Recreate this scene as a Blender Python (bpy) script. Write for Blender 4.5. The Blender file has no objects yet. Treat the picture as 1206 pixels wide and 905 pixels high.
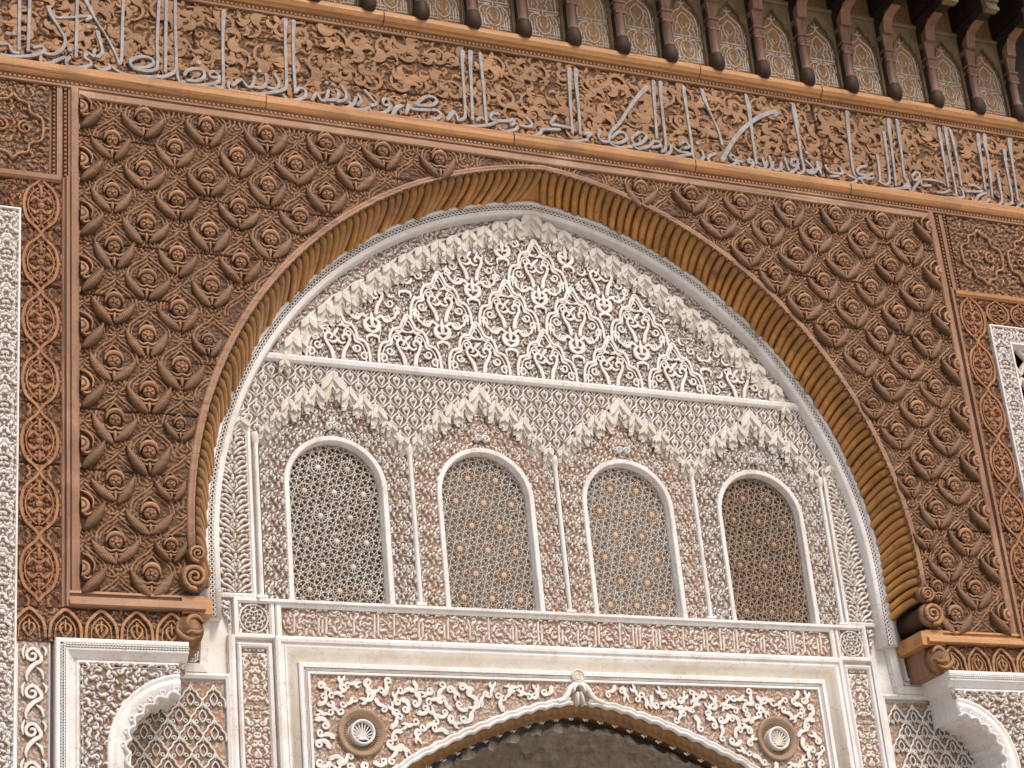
import bpy, math, random
import numpy as np
from mathutils import Matrix, Vector
from mathutils.geometry import tessellate_polygon
PI = math.pi
rnd = random.Random(7)
SC = bpy.context.scene
COL = SC.collection

# ------------------------------------------------------------------ camera, sky, sun, exposure
cd = bpy.data.cameras.new('camera'); cam = bpy.data.objects.new('camera', cd); COL.objects.link(cam)
cd.sensor_width = 36; cd.lens = 70.741; cd.clip_start = .05; cd.clip_end = 2000
R_ = ((0.91432, -0.394851, -0.090062), (0.086763, 0.408191, -0.908764), (0.395589, 0.823087, 0.407476))
cam.matrix_world = Matrix(((R_[0][0], -R_[1][0], -R_[2][0], -4.51145), (R_[0][1], -R_[1][1], -R_[2][1], -8.73245),
                           (R_[0][2], -R_[1][2], -R_[2][2], -3.05812), (0, 0, 0, 1)))
SC.camera = cam
SUN_EL, SUN_AZ = math.radians(50), math.radians(17)       # azimuth measured from -Y (facing the wall) towards +X
sdir = Vector((math.sin(SUN_AZ) * math.cos(SUN_EL), -math.cos(SUN_AZ) * math.cos(SUN_EL), math.sin(SUN_EL)))
W = bpy.data.worlds.new('World'); SC.world = W; W.use_nodes = True
nt = W.node_tree; bg = nt.nodes['Background']; sky = nt.nodes.new('ShaderNodeTexSky')
sky.sky_type = 'NISHITA'; sky.sun_disc = False; sky.sun_elevation = SUN_EL
sky.sun_rotation = math.atan2(sdir.x, sdir.y); sky.dust_density = 4.0; sky.air_density = 1.0; sky.ozone_density = .6
nt.links.new(sky.outputs[0], bg.inputs[0]); bg.inputs[1].default_value = .11
sl = bpy.data.lights.new('sun', 'SUN'); sl.energy = 1.5; sl.angle = math.radians(14); sl.color = (1, .95, .895)
so = bpy.data.objects.new('sun', sl); COL.objects.link(so); so.rotation_euler = sdir.to_track_quat('Z', 'Y').to_euler()
so.location = (4, -8, 9)
SC.view_settings.view_transform = 'Standard'; SC.view_settings.look = 'None'
SC.view_settings.exposure = .49; SC.view_settings.gamma = 1
SC.cycles.max_bounces = 5; SC.cycles.diffuse_bounces = 4
SC.cycles.use_denoising = True

# ------------------------------------------------------------------ materials
def new_mat(name):
    m = bpy.data.materials.new(name); m.use_nodes = True
    n = m.node_tree; return m, n, n.nodes['Principled BSDF']
def N(n, t, **k):
    x = n.nodes.new(t)
    for a, v in k.items(): setattr(x, a, v)
    return x
def mixc(n, fac, a, b):
    x = N(n, 'ShaderNodeMix', data_type='RGBA')
    for s, v in ((0, fac), (6, a), (7, b)):
        if isinstance(v, (tuple, list)): x.inputs[s].default_value = (*v, 1)
        elif isinstance(v, (int, float)): x.inputs[s].default_value = v
        else: n.links.new(v, x.inputs[s])
    return x.outputs[2]
def ramp(n, src, lo, hi):
    x = N(n, 'ShaderNodeMapRange'); x.inputs[1].default_value = lo; x.inputs[2].default_value = hi
    n.links.new(src, x.inputs[0]); return x.outputs[0]
def noise(n, scale, detail=3, stretch=None, rough=.6):
    g = N(n, 'ShaderNodeNewGeometry'); src = g.outputs['Position']
    if stretch:
        mp = N(n, 'ShaderNodeVectorMath', operation='MULTIPLY'); mp.inputs[1].default_value = stretch
        n.links.new(src, mp.inputs[0]); src = mp.outputs[0]
    t = N(n, 'ShaderNodeTexNoise'); t.inputs['Scale'].default_value = scale; t.inputs['Detail'].default_value = detail
    t.inputs['Roughness'].default_value = rough
    n.links.new(src, t.inputs['Vector']); return t.outputs['Fac']
def bump(n, b, src, s, d=.002):
    x = N(n, 'ShaderNodeBump'); x.inputs['Strength'].default_value = s; x.inputs['Distance'].default_value = d
    n.links.new(src, x.inputs['Height']); n.links.new(x.outputs[0], b.inputs['Normal'])
def wear(n, c, dark, amount, scale=55, crack=None):
    """specks, rubbed patches and (for wood) fine drying cracks"""
    lo_ = N(n, 'ShaderNodeMath', operation='MULTIPLY'); lo_.inputs[1].default_value = amount * .55; n.links.new(ramp(n, noise(n, 1.7, 6, (1, 1, .55), .65), .48, .68), lo_.inputs[0]); c = mixc(n, lo_.outputs[0], c, dark)
    f = ramp(n, noise(n, scale, 6, None, .75), .52, .74); x = N(n, 'ShaderNodeMath', operation='MULTIPLY'); x.inputs[1].default_value = amount; n.links.new(f, x.inputs[0])
    c = mixc(n, x.outputs[0], c, dark)
    if crack:
        k = ramp(n, noise(n, 9, 3, crack), .60, .625); y = N(n, 'ShaderNodeMath', operation='MULTIPLY'); y.inputs[1].default_value = .5; n.links.new(k, y.inputs[0])
        k2 = ramp(n, noise(n, 9, 3, crack), .66, .64); z = N(n, 'ShaderNodeMath', operation='MULTIPLY'); n.links.new(y.outputs[0], z.inputs[0]); n.links.new(k2, z.inputs[1]); c = mixc(n, z.outputs[0], c, tuple(v * .4 for v in dark))
    return c
def carved(name, g1, g2, t1, t2, lo=.15, hi=.8, rough=.9, grain=None, rand=0., spec=.25, glossy=None, stain=None):
    """carved surface: ground colours g1/g2 in patches, face colours t1/t2 in patches, split by the carved relief attribute"""
    m, n, b = new_mat(name)
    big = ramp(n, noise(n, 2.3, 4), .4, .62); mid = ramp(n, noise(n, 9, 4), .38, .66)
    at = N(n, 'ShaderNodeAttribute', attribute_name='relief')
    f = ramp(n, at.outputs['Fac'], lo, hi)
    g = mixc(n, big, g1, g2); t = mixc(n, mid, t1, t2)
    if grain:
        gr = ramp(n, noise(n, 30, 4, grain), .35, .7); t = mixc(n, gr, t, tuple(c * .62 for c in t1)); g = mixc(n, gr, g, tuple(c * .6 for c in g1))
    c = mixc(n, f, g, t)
    if stain:
        st = ramp(n, noise(n, 5.5, 5), .56, .72); x = N(n, 'ShaderNodeMath', operation='MULTIPLY'); x.inputs[1].default_value = stain[1]
        n.links.new(st, x.inputs[0]); c = mixc(n, x.outputs[0], c, stain[0])
    if rand:
        o = N(n, 'ShaderNodeObjectInfo'); rr = N(n, 'ShaderNodeMath', operation='MULTIPLY'); rr.inputs[1].default_value = rand
        n.links.new(o.outputs['Random'], rr.inputs[0]); c = mixc(n, rr.outputs[0], c, tuple(v * .35 for v in t1))
    c = wear(n, c, tuple(v * (.45 if grain else .62) for v in t1), .55 if grain else .45, crack=tuple(v * (.4 if v < 1 else 2.2 if v > 1 else 1) for v in grain) if grain else None)
    n.links.new(c, b.inputs['Base Color']); b.inputs['Roughness'].default_value = rough; b.inputs['Specular IOR Level'].default_value = spec
    if grain: bump(n, b, noise(n, 60, 5, grain), .8, .003)
    else: bump(n, b, noise(n, 130, 4), .5, .0015)
    return m
def plain(name, c1, c2, scale=6, rough=.85, grain=None, spec=.3, rand=0., streak=None, bs=.5, aged=None):
    m, n, b = new_mat(name)
    f = ramp(n, noise(n, scale, 5, grain), .36, .66); c = mixc(n, f, c1, c2)
    if streak:
        st = ramp(n, noise(n, 3.2, 5), .55, .75); c = mixc(n, st, c, streak)
    if rand:
        o = N(n, 'ShaderNodeObjectInfo'); rr = N(n, 'ShaderNodeMath', operation='MULTIPLY'); rr.inputs[1].default_value = rand
        n.links.new(o.outputs['Random'], rr.inputs[0]); c = mixc(n, rr.outputs[0], c, tuple(v * .35 for v in c1))
    if aged:                                                        # hairline cracks, run-off streaks
        k = noise(n, 2.6, 7, None, .62); q = N(n, 'ShaderNodeMath', operation='SUBTRACT'); q.inputs[1].default_value = .5; n.links.new(k, q.inputs[0])
        ab = N(n, 'ShaderNodeMath', operation='ABSOLUTE'); n.links.new(q.outputs[0], ab.inputs[0]); x = N(n, 'ShaderNodeMath', operation='MULTIPLY'); x.inputs[1].default_value = .55; n.links.new(ramp(n, ab.outputs[0], .0045, .0015), x.inputs[0]); c = mixc(n, x.outputs[0], c, aged)
        x = N(n, 'ShaderNodeMath', operation='MULTIPLY'); x.inputs[1].default_value = .38; n.links.new(ramp(n, noise(n, 16, 4, (1, 1, .09)), .54, .74), x.inputs[0]); c = mixc(n, x.outputs[0], c, tuple(v * 1.25 for v in aged))
    c = wear(n, c, tuple(v * (.5 if grain else .7) for v in c2), .6 if grain else .4, 40, tuple(v * (.4 if v < 1 else 2.2 if v > 1 else 1) for v in grain) if grain else None)
    n.links.new(c, b.inputs['Base Color']); b.inputs['Roughness'].default_value = rough; b.inputs['Specular IOR Level'].default_value = spec
    bump(n, b, noise(n, scale * 9, 5, grain), bs)
    return m
GX = (.12, 1, 1.6); GZ = (1.6, 1, .12)
MT = {
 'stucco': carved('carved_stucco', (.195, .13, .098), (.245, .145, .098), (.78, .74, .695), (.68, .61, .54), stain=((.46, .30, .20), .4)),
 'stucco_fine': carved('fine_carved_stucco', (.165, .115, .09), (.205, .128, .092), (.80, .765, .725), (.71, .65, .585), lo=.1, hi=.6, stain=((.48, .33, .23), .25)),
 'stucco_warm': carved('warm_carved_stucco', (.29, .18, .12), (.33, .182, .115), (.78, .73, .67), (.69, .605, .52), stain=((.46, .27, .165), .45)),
 'plaster': plain('white_plaster', (.81, .795, .78), (.73, .695, .655), 5, streak=(.64, .57, .49), aged=(.42, .33, .25)),
 'cream': plain('cream_plaster', (.77, .715, .63), (.67, .60, .50), 4, streak=(.57, .485, .375), aged=(.42, .33, .25)),
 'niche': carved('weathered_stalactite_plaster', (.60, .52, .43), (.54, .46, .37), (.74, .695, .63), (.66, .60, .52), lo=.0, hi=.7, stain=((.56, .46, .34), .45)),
 'vault': plain('grey_shade_vault_plaster', (.46, .41, .345), (.27, .235, .195), 14, streak=(.34, .27, .19)),  # grey of the vault's shade is put into the plaster colour
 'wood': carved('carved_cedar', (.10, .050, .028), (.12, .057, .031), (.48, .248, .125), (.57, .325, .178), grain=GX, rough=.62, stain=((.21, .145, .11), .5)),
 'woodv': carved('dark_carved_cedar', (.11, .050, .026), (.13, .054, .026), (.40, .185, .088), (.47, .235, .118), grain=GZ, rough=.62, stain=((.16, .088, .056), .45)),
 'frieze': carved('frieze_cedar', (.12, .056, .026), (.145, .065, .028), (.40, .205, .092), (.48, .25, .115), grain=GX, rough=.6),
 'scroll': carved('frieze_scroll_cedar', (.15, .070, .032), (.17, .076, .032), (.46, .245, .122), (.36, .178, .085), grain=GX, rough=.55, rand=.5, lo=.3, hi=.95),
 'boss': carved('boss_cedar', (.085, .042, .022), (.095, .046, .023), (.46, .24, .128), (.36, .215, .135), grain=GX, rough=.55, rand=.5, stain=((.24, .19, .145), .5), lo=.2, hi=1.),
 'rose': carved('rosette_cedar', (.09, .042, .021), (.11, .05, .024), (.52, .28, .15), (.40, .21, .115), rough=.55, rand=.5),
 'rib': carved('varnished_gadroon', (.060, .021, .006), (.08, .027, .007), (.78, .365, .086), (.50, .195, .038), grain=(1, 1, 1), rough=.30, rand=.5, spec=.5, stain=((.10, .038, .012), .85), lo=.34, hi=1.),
 'amber': plain('amber_cedar', (.57, .292, .115), (.41, .186, .07), 14, .5, GX, .4, streak=(.28, .135, .065)),
 'framewood': plain('frame_cedar', (.41, .24, .148), (.30, .16, .092), 16, .6, GX, streak=(.52, .33, .215)),
 'framewoodv': plain('frame_cedar_upright', (.34, .185, .112), (.23, .115, .068), 16, .6, GZ, streak=(.44, .265, .168)),
 'silver': plain('silver_paint', (.40, .37, .36), (.27, .235, .22), 26, .55, None, .3, streak=(.22, .17, .14)),
 'darkwood': plain('dark_eaves_wood', (.045, .030, .023), (.028, .019, .014), 9, .6, GZ),  # near-black tone for eaves beams, planks and boarding
 'shaft': plain('bracket_shaft_wood', (.30, .165, .11), (.20, .105, .07), 12, .55, GZ, rand=.3),
 'bulb': plain('bracket_bulb_wood', (.075, .042, .028), (.042, .024, .017), 14, .6, GZ, .2),
 'green': plain('faded_green_paint', (.27, .20, .115), (.16, .115, .065), 12, .7, None, streak=(.30, .17, .075)),
 'painted': plain('painted_ground', (.46, .235, .085), (.22, .125, .06), 38, .7, None, streak=(.44, .26, .12), rand=.45),
 'white_line': plain('white_line_paint', (.74, .70, .66), (.50, .43, .36), 40, .7, rand=.45),
 'dark': plain('dark_interior', (.020, .016, .013), (.012, .01, .009), 5, .9),
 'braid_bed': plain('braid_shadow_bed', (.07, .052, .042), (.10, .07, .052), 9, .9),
 'shut1': plain('shaded_backing', (.11, .082, .064), (.17, .10, .06), 4, .9),
 'shut2': plain('tan_backing', (.32, .255, .205), (.20, .155, .125), 9, .9, streak=(.36, .24, .16)),
 'shut3': plain('grey_backing', (.36, .295, .24), (.24, .19, .15), 9, .9, streak=(.40, .27, .18)),
 'shut4': plain('brown_backing', (.17, .11, .072), (.10, .065, .045), 7, .9),
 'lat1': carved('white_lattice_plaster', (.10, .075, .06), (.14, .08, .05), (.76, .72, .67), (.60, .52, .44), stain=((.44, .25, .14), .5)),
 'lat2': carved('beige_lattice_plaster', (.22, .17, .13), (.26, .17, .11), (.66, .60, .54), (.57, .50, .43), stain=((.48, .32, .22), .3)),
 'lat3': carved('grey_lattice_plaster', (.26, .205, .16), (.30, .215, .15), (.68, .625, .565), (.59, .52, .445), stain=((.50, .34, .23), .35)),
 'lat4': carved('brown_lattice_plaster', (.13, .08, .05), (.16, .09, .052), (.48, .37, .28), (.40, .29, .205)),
 'star1': plain('white_star', (.70, .65, .59), (.52, .42, .33), 9), 'star2': plain('orange_star', (.56, .42, .315), (.50, .375, .28), 9),
 'star4': plain('brown_star', (.44, .325, .235), (.37, .25, .165), 9),
 'dish': plain('ochre_dish_plaster', (.37, .265, .18), (.29, .195, .125), 10, streak=(.46, .36, .27)),
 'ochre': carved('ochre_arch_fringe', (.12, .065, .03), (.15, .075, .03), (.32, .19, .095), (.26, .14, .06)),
 'floor': plain('court_marble', (.46, .42, .37), (.38, .34, .29), 1.5, .5),
 'masonry': plain('limewashed_masonry', (.55, .47, .39), (.46, .37, .29), 2.5),
}

# ------------------------------------------------------------------ mesh helpers
def mk(name, V, Fc, rel=None, smooth=True):
    me = bpy.data.meshes.new(name); me.from_pydata([tuple(map(float, v)) for v in V], [], Fc)
    if rel is not None:
        a = me.attributes.new('relief', 'FLOAT', 'POINT'); a.data.foreach_set('value', np.asarray(rel, 'f'))
    if smooth: me.polygons.foreach_set('use_smooth', [True] * len(me.polygons))
    me.update(); return me
class MB:
    def __init__(s): s.v = []; s.f = []; s.r = []
    def add(s, V, Fc, rel=None):
        o = len(s.v); s.v += [tuple(v) for v in V]; s.f += [tuple(i + o for i in q) for q in Fc]
        s.r += list(rel) if rel is not None else [1.] * len(V); return s
    def box(s, x0, x1, y0, y1, z0, z1):
        V = [(x, y, z) for x in (x0, x1) for y in (y0, y1) for z in (z0, z1)]
        return s.add(V, [(0, 1, 3, 2), (4, 6, 7, 5), (0, 4, 5, 1), (2, 3, 7, 6), (0, 2, 6, 4), (1, 5, 7, 3)])
    def mesh(s, name, smooth=False): return mk(name, s.v, s.f, s.r, smooth)
def cr(P, n=4, closed=False):
    P = np.array(P, float); m = len(P); out = []
    for i in range(m if closed else m - 1):
        a, b, c, d = (P[(i + k) % m] if closed else P[min(max(i + k, 0), m - 1)] for k in (-1, 0, 1, 2))
        for j in range(n):
            t = j / n; out.append(.5 * (2 * b + (c - a) * t + (2 * a - 5 * b + 4 * c - d) * t * t + (3 * b - a - 3 * c + d) * t ** 3))
    if not closed: out.append(P[-1])
    return np.array(out)
def spiral(cx, cz, r0, r1, a0, turns, n=18, w0=.01, w1=.01):
    t = np.linspace(0, 1, n); a = a0 + turns * 2 * PI * t; r = r0 + (r1 - r0) * t
    return np.stack([cx + r * np.cos(a), cz + r * np.sin(a), w0 + (w1 - w0) * t], 1)
SEC = ((-1, 0, 0), (-.86, .62, .6), (-.45, 1, 1), (.45, 1, 1), (.86, .62, .6), (1, 0, 0))
SECF = ((-1, 0, 0), (-.93, .8, .55), (-.76, 1, 1), (0, 1.03, 1), (.76, 1, 1), (.93, .8, .55), (1, 0, 0))
SEC4 = ((-1, 0, .1), (-.6, 1, 1), (.6, 1, 1), (1, 0, .1))
def ribbon(mb, P, h, w=None, closed=False, sec=SEC, base=0., sink=.003):
    """raised strip along P (x, z[, half width]) in the wall plane, proud of it by h"""
    P = np.array(P, float)
    if P.shape[1] == 2: P = np.c_[P, np.full(len(P), w)]
    elif w is not None: P = P * np.array([1, 1, w])
    m = len(P)
    if closed: T = np.roll(P, -1, 0)[:, :2] - np.roll(P, 1, 0)[:, :2]
    else: T = np.gradient(P[:, :2], axis=0)
    T /= np.linalg.norm(T, axis=1)[:, None] + 1e-9
    Nn = np.stack([-T[:, 1], T[:, 0]], 1); k = len(sec)
    if not closed:                                              # rounded ends
        a = P[0].copy(); b = P[-1].copy(); a[:2] -= T[0] * a[2] * .7; b[:2] += T[-1] * b[2] * .7; a[2] *= .5; b[2] *= .5
        P = np.vstack([a, P, b]); Nn = np.vstack([Nn[:1], Nn, Nn[-1:]]); m += 2
    V = []; rel = []
    for i in range(m):
        hh = h * (min(1, .55 + .45 * P[i, 2] / (P[:, 2].max() + 1e-9)) if closed or 0 < i < m - 1 else .5)
        for (s, q, r) in sec:
            V.append((P[i, 0] + Nn[i, 0] * s * P[i, 2], -base - hh * q + (sink if q == 0 else 0), P[i, 1] + Nn[i, 1] * s * P[i, 2])); rel.append(r)
    Fc = []
    for i in range(m if closed else m - 1):
        j = (i + 1) % m
        for q in range(k - 1): Fc.append((i * k + q, j * k + q, j * k + q + 1, i * k + q + 1))
    if not closed: Fc += [tuple(range(k)), tuple(range((m - 1) * k, m * k))[::-1]]
    return mb.add(V, Fc, rel)
def sweep(mb, path, prof, closed=False, rel=1.):
    """moulding: prof = (offset to the left of the path, y) pairs, mitred in the wall plane"""
    P = np.array(path, float); m = len(P); k = len(prof); V = []; Fc = []
    for i in range(m):
        d0 = P[i] - P[i - 1] if (i or closed) else P[1] - P[0]; d1 = P[(i + 1) % m] - P[i] if (i < m - 1 or closed) else P[-1] - P[-2]
        d0 = d0 / np.linalg.norm(d0); d1 = d1 / np.linalg.norm(d1)
        n0 = np.array((-d0[1], d0[0])); n1 = np.array((-d1[1], d1[0])); nn = (n0 + n1); nn /= max(1e-6, nn @ nn) / 2
        for (o, y) in prof: V.append((P[i, 0] + nn[0] * o, y, P[i, 1] + nn[1] * o))
    for i in range(m if closed else m - 1):
        j = (i + 1) % m
        for q in range(k - 1): Fc.append((i * k + q, j * k + q, j * k + q + 1, i * k + q + 1))
    if not closed: Fc += [tuple(range(k)), tuple(range((m - 1) * k, m * k))[::-1]]
    return mb.add(V, Fc, [rel] * len(V))
def prism(mb, outline, y0, y1, holes=(), rel=1., back=False):
    loops = [[Vector((x, z, 0)) for x, z in l] for l in [outline, *holes]]
    flat = [p for l in [outline, *holes] for p in l]; n = len(flat)
    V = [(x, y0, z) for x, z in flat] + [(x, y1, z) for x, z in flat]
    Fc = [tuple(t) for t in tessellate_polygon(loops)]
    if back: Fc += [tuple(i + n for i in t) for t in Fc]
    o = 0
    for l in [outline, *holes]:
        m = len(l); Fc += [(o + i, o + (i + 1) % m, n + o + (i + 1) % m, n + o + i) for i in range(m)]; o += m
    return mb.add(V, Fc, [rel] * len(V))
def lathe(mb, prof, n=14, cx=0, cy=0, cz=0, axis='z', a0=0, a1=2 * PI, rel=None, sx=1, sy=1):
    full = abs(a1 - a0 - 2 * PI) < 1e-6; m = n if full else n + 1; V = []; r_ = []
    for i, (r, h) in enumerate(prof):
        for j in range(m):
            a = a0 + (a1 - a0) * j / n
            V.append((cx + r * math.cos(a) * sx, cy + r * math.sin(a) * sy, cz + h) if axis == 'z' else (cx + r * math.cos(a), cy - h, cz + r * math.sin(a)))
            r_.append(rel[i] if rel else 1.)
    Fc = []
    for i in range(len(prof) - 1):
        for j in range(m if full else m - 1):
            k = (j + 1) % m; Fc.append((i * m + j, i * m + k, (i + 1) * m + k, (i + 1) * m + j))
    return mb.add(V, Fc, r_)

# ------------------------------------------------------------------ things and parts
def thing(name, label, cat, loc, group=None):
    o = bpy.data.objects.new(name, None); COL.objects.link(o); o.location = loc; o.empty_display_size = .1
    o['label'] = label; o['category'] = cat
    if group: o['group'] = group
    return o
def part(name, me, m, parent, loc=(0, 0, 0), rot=0., sc=(1, 1, 1), kind=None, label=None):
    """loc is in wall coordinates; rot turns the piece in the wall plane"""
    o = bpy.data.objects.new(name, me); COL.objects.link(o)
    mat = MT[m] if isinstance(m, str) else m
    if not me.materials: me.materials.append(mat)
    elif me.materials[0] is not mat: o.material_slots[0].link = 'OBJECT'; o.material_slots[0].material = mat
    p = Vector(loc); q = parent
    while q is not None: p = p - q.location; q = q.parent
    o.parent = parent; o.location = p; o.rotation_euler = (0, rot, 0); o.scale = sc
    if kind: o['kind'] = kind
    if label: o['label'] = label
    return o
def sub(name, me, m, parent, loc=(0, 0, 0), rot=0., sc=(1, 1, 1)):
    """a piece placed in its parent's own coordinates"""
    o = bpy.data.objects.new(name, me); COL.objects.link(o); mat = MT[m]
    if not me.materials: me.materials.append(mat)
    elif me.materials[0] is not mat: o.material_slots[0].link = 'OBJECT'; o.material_slots[0].material = mat
    o.parent = parent; o.location = loc; o.rotation_euler = (0, rot, 0); o.scale = sc; return o

# ------------------------------------------------------------------ carved relief fields
class Tile:
    """periodic relief, sampled anywhere"""
    def __init__(s, w, h, res=.0025):
        s.w, s.h = w, h; s.nx, s.nz = round(w / res), round(h / res)
        s.x = (np.arange(s.nx) + .5) * w / s.nx; s.z = (np.arange(s.nz) + .5) * h / s.nz; s.a = np.zeros((s.nz, s.nx))
    def stroke(s, P, w=None, hh=1., bev=.003, gap=0.):
        P = np.array(P, float)
        if P.shape[1] == 2: P = np.c_[P, np.full(len(P), w)]
        wm = P[:, 2].max() + gap + .002
        x0, x1 = P[:, 0].min() - wm, P[:, 0].max() + wm; z0, z1 = P[:, 1].min() - wm, P[:, 1].max() + wm
        dx, dz = s.w / s.nx, s.h / s.nz
        ix = np.arange(math.floor(x0 / dx), math.ceil(x1 / dx) + 1); iz = np.arange(math.floor(z0 / dz), math.ceil(z1 / dz) + 1)
        X = (ix + .5) * dx; Z = ((iz + .5) * dz)[:, None]; D = np.full((len(iz), len(ix)), 9.)
        for a, b in zip(P[:-1], P[1:]):
            ex, ez = b[0] - a[0], b[1] - a[1]; L = ex * ex + ez * ez + 1e-12
            t = np.clip(((X - a[0]) * ex + (Z - a[1]) * ez) / L, 0, 1)
            D = np.minimum(D, np.hypot(X - a[0] - t * ex, Z - a[1] - t * ez) - (a[2] + (b[2] - a[2]) * t))
        q = np.clip(-D / bev, 0, 1); val = hh * q * (2 - q)
        I = np.ix_(iz % s.nz, ix % s.nx); cur = s.a[I]
        s.a[I] = np.where(D < gap, val, cur) if gap else np.maximum(cur, val)
    def __call__(s, X, Z):
        fx = (X / s.w % 1) * s.nx - .5; fz = (Z / s.h % 1) * s.nz - .5
        i = np.floor(fx).astype(int); j = np.floor(fz).astype(int); u = fx - i; v = fz - j
        i0, i1, j0, j1 = i % s.nx, (i + 1) % s.nx, j % s.nz, (j + 1) % s.nz; A = s.a
        return (A[j0, i0] * (1 - u) + A[j0, i1] * u) * (1 - v) + (A[j1, i0] * (1 - u) + A[j1, i1] * u) * v
def rot2(P, a, cx, cz, s=1., mir=1):
    P = np.array(P, float).copy(); c, d = math.cos(a), math.sin(a); x, z = P[:, 0] * s * mir, P[:, 1] * s
    P[:, 0], P[:, 1] = cx + c * x - d * z, cz + d * x + c * z
    if P.shape[1] == 3: P[:, 2] *= s
    return P
LEAF = cr([(-.028, -.013, .0025), (-.016, .003, .0062), (-.003, .003, .0090), (.009, -.007, .0068), (.021, -.003, .0056), (.024, .009, .0050), (.015, .013, .0045), (.011, .006, .0035)], 3)
def floral(w, h, pitch, scale, seed, gap=.0046, rings=True, dirs=None, bev=.0020):
    t = Tile(w, h); r = random.Random(seed); nx, nz = round(w / pitch), round(h / pitch); cells = [(i, j) for i in range(nx) for j in range(nz)]
    r.shuffle(cells)
    if rings:
        for k in range(nx * nz // 5):
            t.stroke(spiral(r.uniform(0, w), r.uniform(0, h), pitch * 1.2, pitch * .8, r.uniform(0, 6), .7, 14, .0026, .0026), hh=.6, bev=.003, gap=.002)
    for i, j in cells:
        a = (r.uniform(0, 2 * PI) if dirs is None else r.choice(dirs) + r.uniform(-.25, .25))
        t.stroke(rot2(LEAF, a, (i + .5 + r.uniform(-.28, .28) + .5 * (j % 2)) * w / nx, (j + .5 + r.uniform(-.28, .28)) * h / nz, scale * r.uniform(.8, 1.15), r.choice((-1, 1))), hh=r.uniform(.85, 1), gap=gap, bev=bev)
    return t
def net_tile(px, pz, w, curl):
    t = Tile(px, pz, .002); z = np.linspace(0, pz, 25)
    for s in (-1, 1):
        for o in (0, px):
            x = o + s * px / 4 * (1 - np.cos(2 * PI * z / pz)) * (1 + .18 * np.sin(4 * PI * z / pz) * s * 0)
            t.stroke(np.stack([x, z], 1), w, .9, bev=.003)
    for cx, cz in ((0, pz * .5), (px / 2, 0)):
        for s in (-1, 1):
            c = cr([(0, -.30), (s * .11, -.13), (s * .19, .03), (s * .15, .16), (s * .06, .15), (s * .07, .05)], 4) * np.array([px, pz]) * (1, .95)
            t.stroke(np.c_[c + (cx, cz), np.full(len(c), w)], hh=1, bev=.003, gap=curl)
        t.stroke([(cx, cz + pz * .17), (cx, cz + pz * .30)], w * 1.25, .8, .003)
    return t
def palm_tile(px, pz):
    t = Tile(px, pz, .0025)
    for o in (0, pz / 2):
        k = 1 if o else .86
        for s in (-1, 1):
            c = lambda L, **q: t.stroke(np.c_[cr([(s * x * px * k, z * pz + o) for x, z in L], 4), np.full((len(L) - 1) * 4 + 1, q.get('w', .0058))], hh=1, gap=.0034, bev=.0035)
            c([(.02, .0), (.10, .11), (.24, .19), (.40, .20), (.49, .30)])
            c([(.03, .10), (.14, .24), (.22, .33), (.18, .42), (.08, .40)])
            c([(.30, .32), (.40, .36), (.44, .46), (.36, .50), (.31, .44)], w=.0065)
            c([(.02, .38), (.05, .30), (.03, .20)], w=.007)
    return t
class Grid:
    pass
def field(name, x0, x1, z0, z1, res, fn, depth, mask=None, base=0.):
    """mesh sheet whose relief comes from fn(X, Z) in 0..1 (negative = cut deeper); stands at y = -depth * relief"""
    nx, nz = max(2, round((x1 - x0) / res) + 1), max(2, round((z1 - z0) / res) + 1)
    X, Z = np.meshgrid(np.linspace(x0, x1, nx), np.linspace(z0, z1, nz)); H = fn(X, Z)
    idx = np.arange(nx * nz).reshape(nz, nx); q = np.stack([idx[:-1, :-1], idx[:-1, 1:], idx[1:, 1:], idx[1:, :-1]], -1).reshape(-1, 4)
    if mask is not None:
        mk_ = mask(X, Z) if callable(mask) else mask
        mk_ = mk_.ravel(); q = q[mk_[q].all(1)]
    used = np.unique(q); re = np.full(nx * nz, -1); re[used] = np.arange(len(used)); q = re[q]
    co = np.stack([X.ravel(), -base - depth * H.ravel(), Z.ravel()], 1)[used]
    me = bpy.data.meshes.new(name); me.vertices.add(len(co)); me.vertices.foreach_set('co', co.astype('f').ravel())
    me.loops.add(q.size); me.loops.foreach_set('vertex_index', q.astype('i').ravel())
    me.polygons.add(len(q)); me.polygons.foreach_set('loop_start', np.arange(0, q.size, 4).astype('i'))
    a = me.attributes.new('relief', 'FLOAT', 'POINT'); a.data.foreach_set('value', H.ravel()[used].astype('f'))
    me.update(calc_edges=True); return me

FLO = floral(.36, .36, .036, .92, 3)
FLO_S = floral(.27, .27, .027, .72, 5, gap=.0038, bev=.0018)
FLO_V = floral(.092, .118, .0305, .86, 9, dirs=(PI / 2, -PI / 2, PI / 3, 2 * PI / 3), rings=False, gap=.004)
SCR = floral(.60, .54, .060, 1.5, 12, gap=.0045, bev=.004)
NET = net_tile(.086, .112, .0045, .0032)
PALM = Tile(.17, .104, .0022)
for L, w in (([(.004, .014), (.017, .030), (.019, .048), (.007, .066)], .0062), ([(.0, -.004), (.022, .016), (.046, .036), (.066, .044), (.083, .066)], .0060), ([(.030, .052), (.044, .068), (.062, .070)], .0062), ([(.054, .012), (.072, .018), (.079, .004), (.068, -.006)], .0056), ([(0, .074), (0, .096)], .0058), ([(.018, .078), (.034, .092), (.052, .094), (.060, .084)], .0054), ([(.030, .004), (.046, .014)], .0050), ([(.002, .036), (.005, .048)], .005)):
    for s in (-1, 1): q = cr(np.array(L) * (s, 1) + (0, .01), 4); PALM.stroke(np.c_[q, np.full(len(q), w * 1.25)], hh=1, gap=.0036, bev=.002)
def mirror(t, cx, oz=0., ox=0.): return lambda X, Z: t(np.abs(X - cx) + ox, Z + oz)

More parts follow.
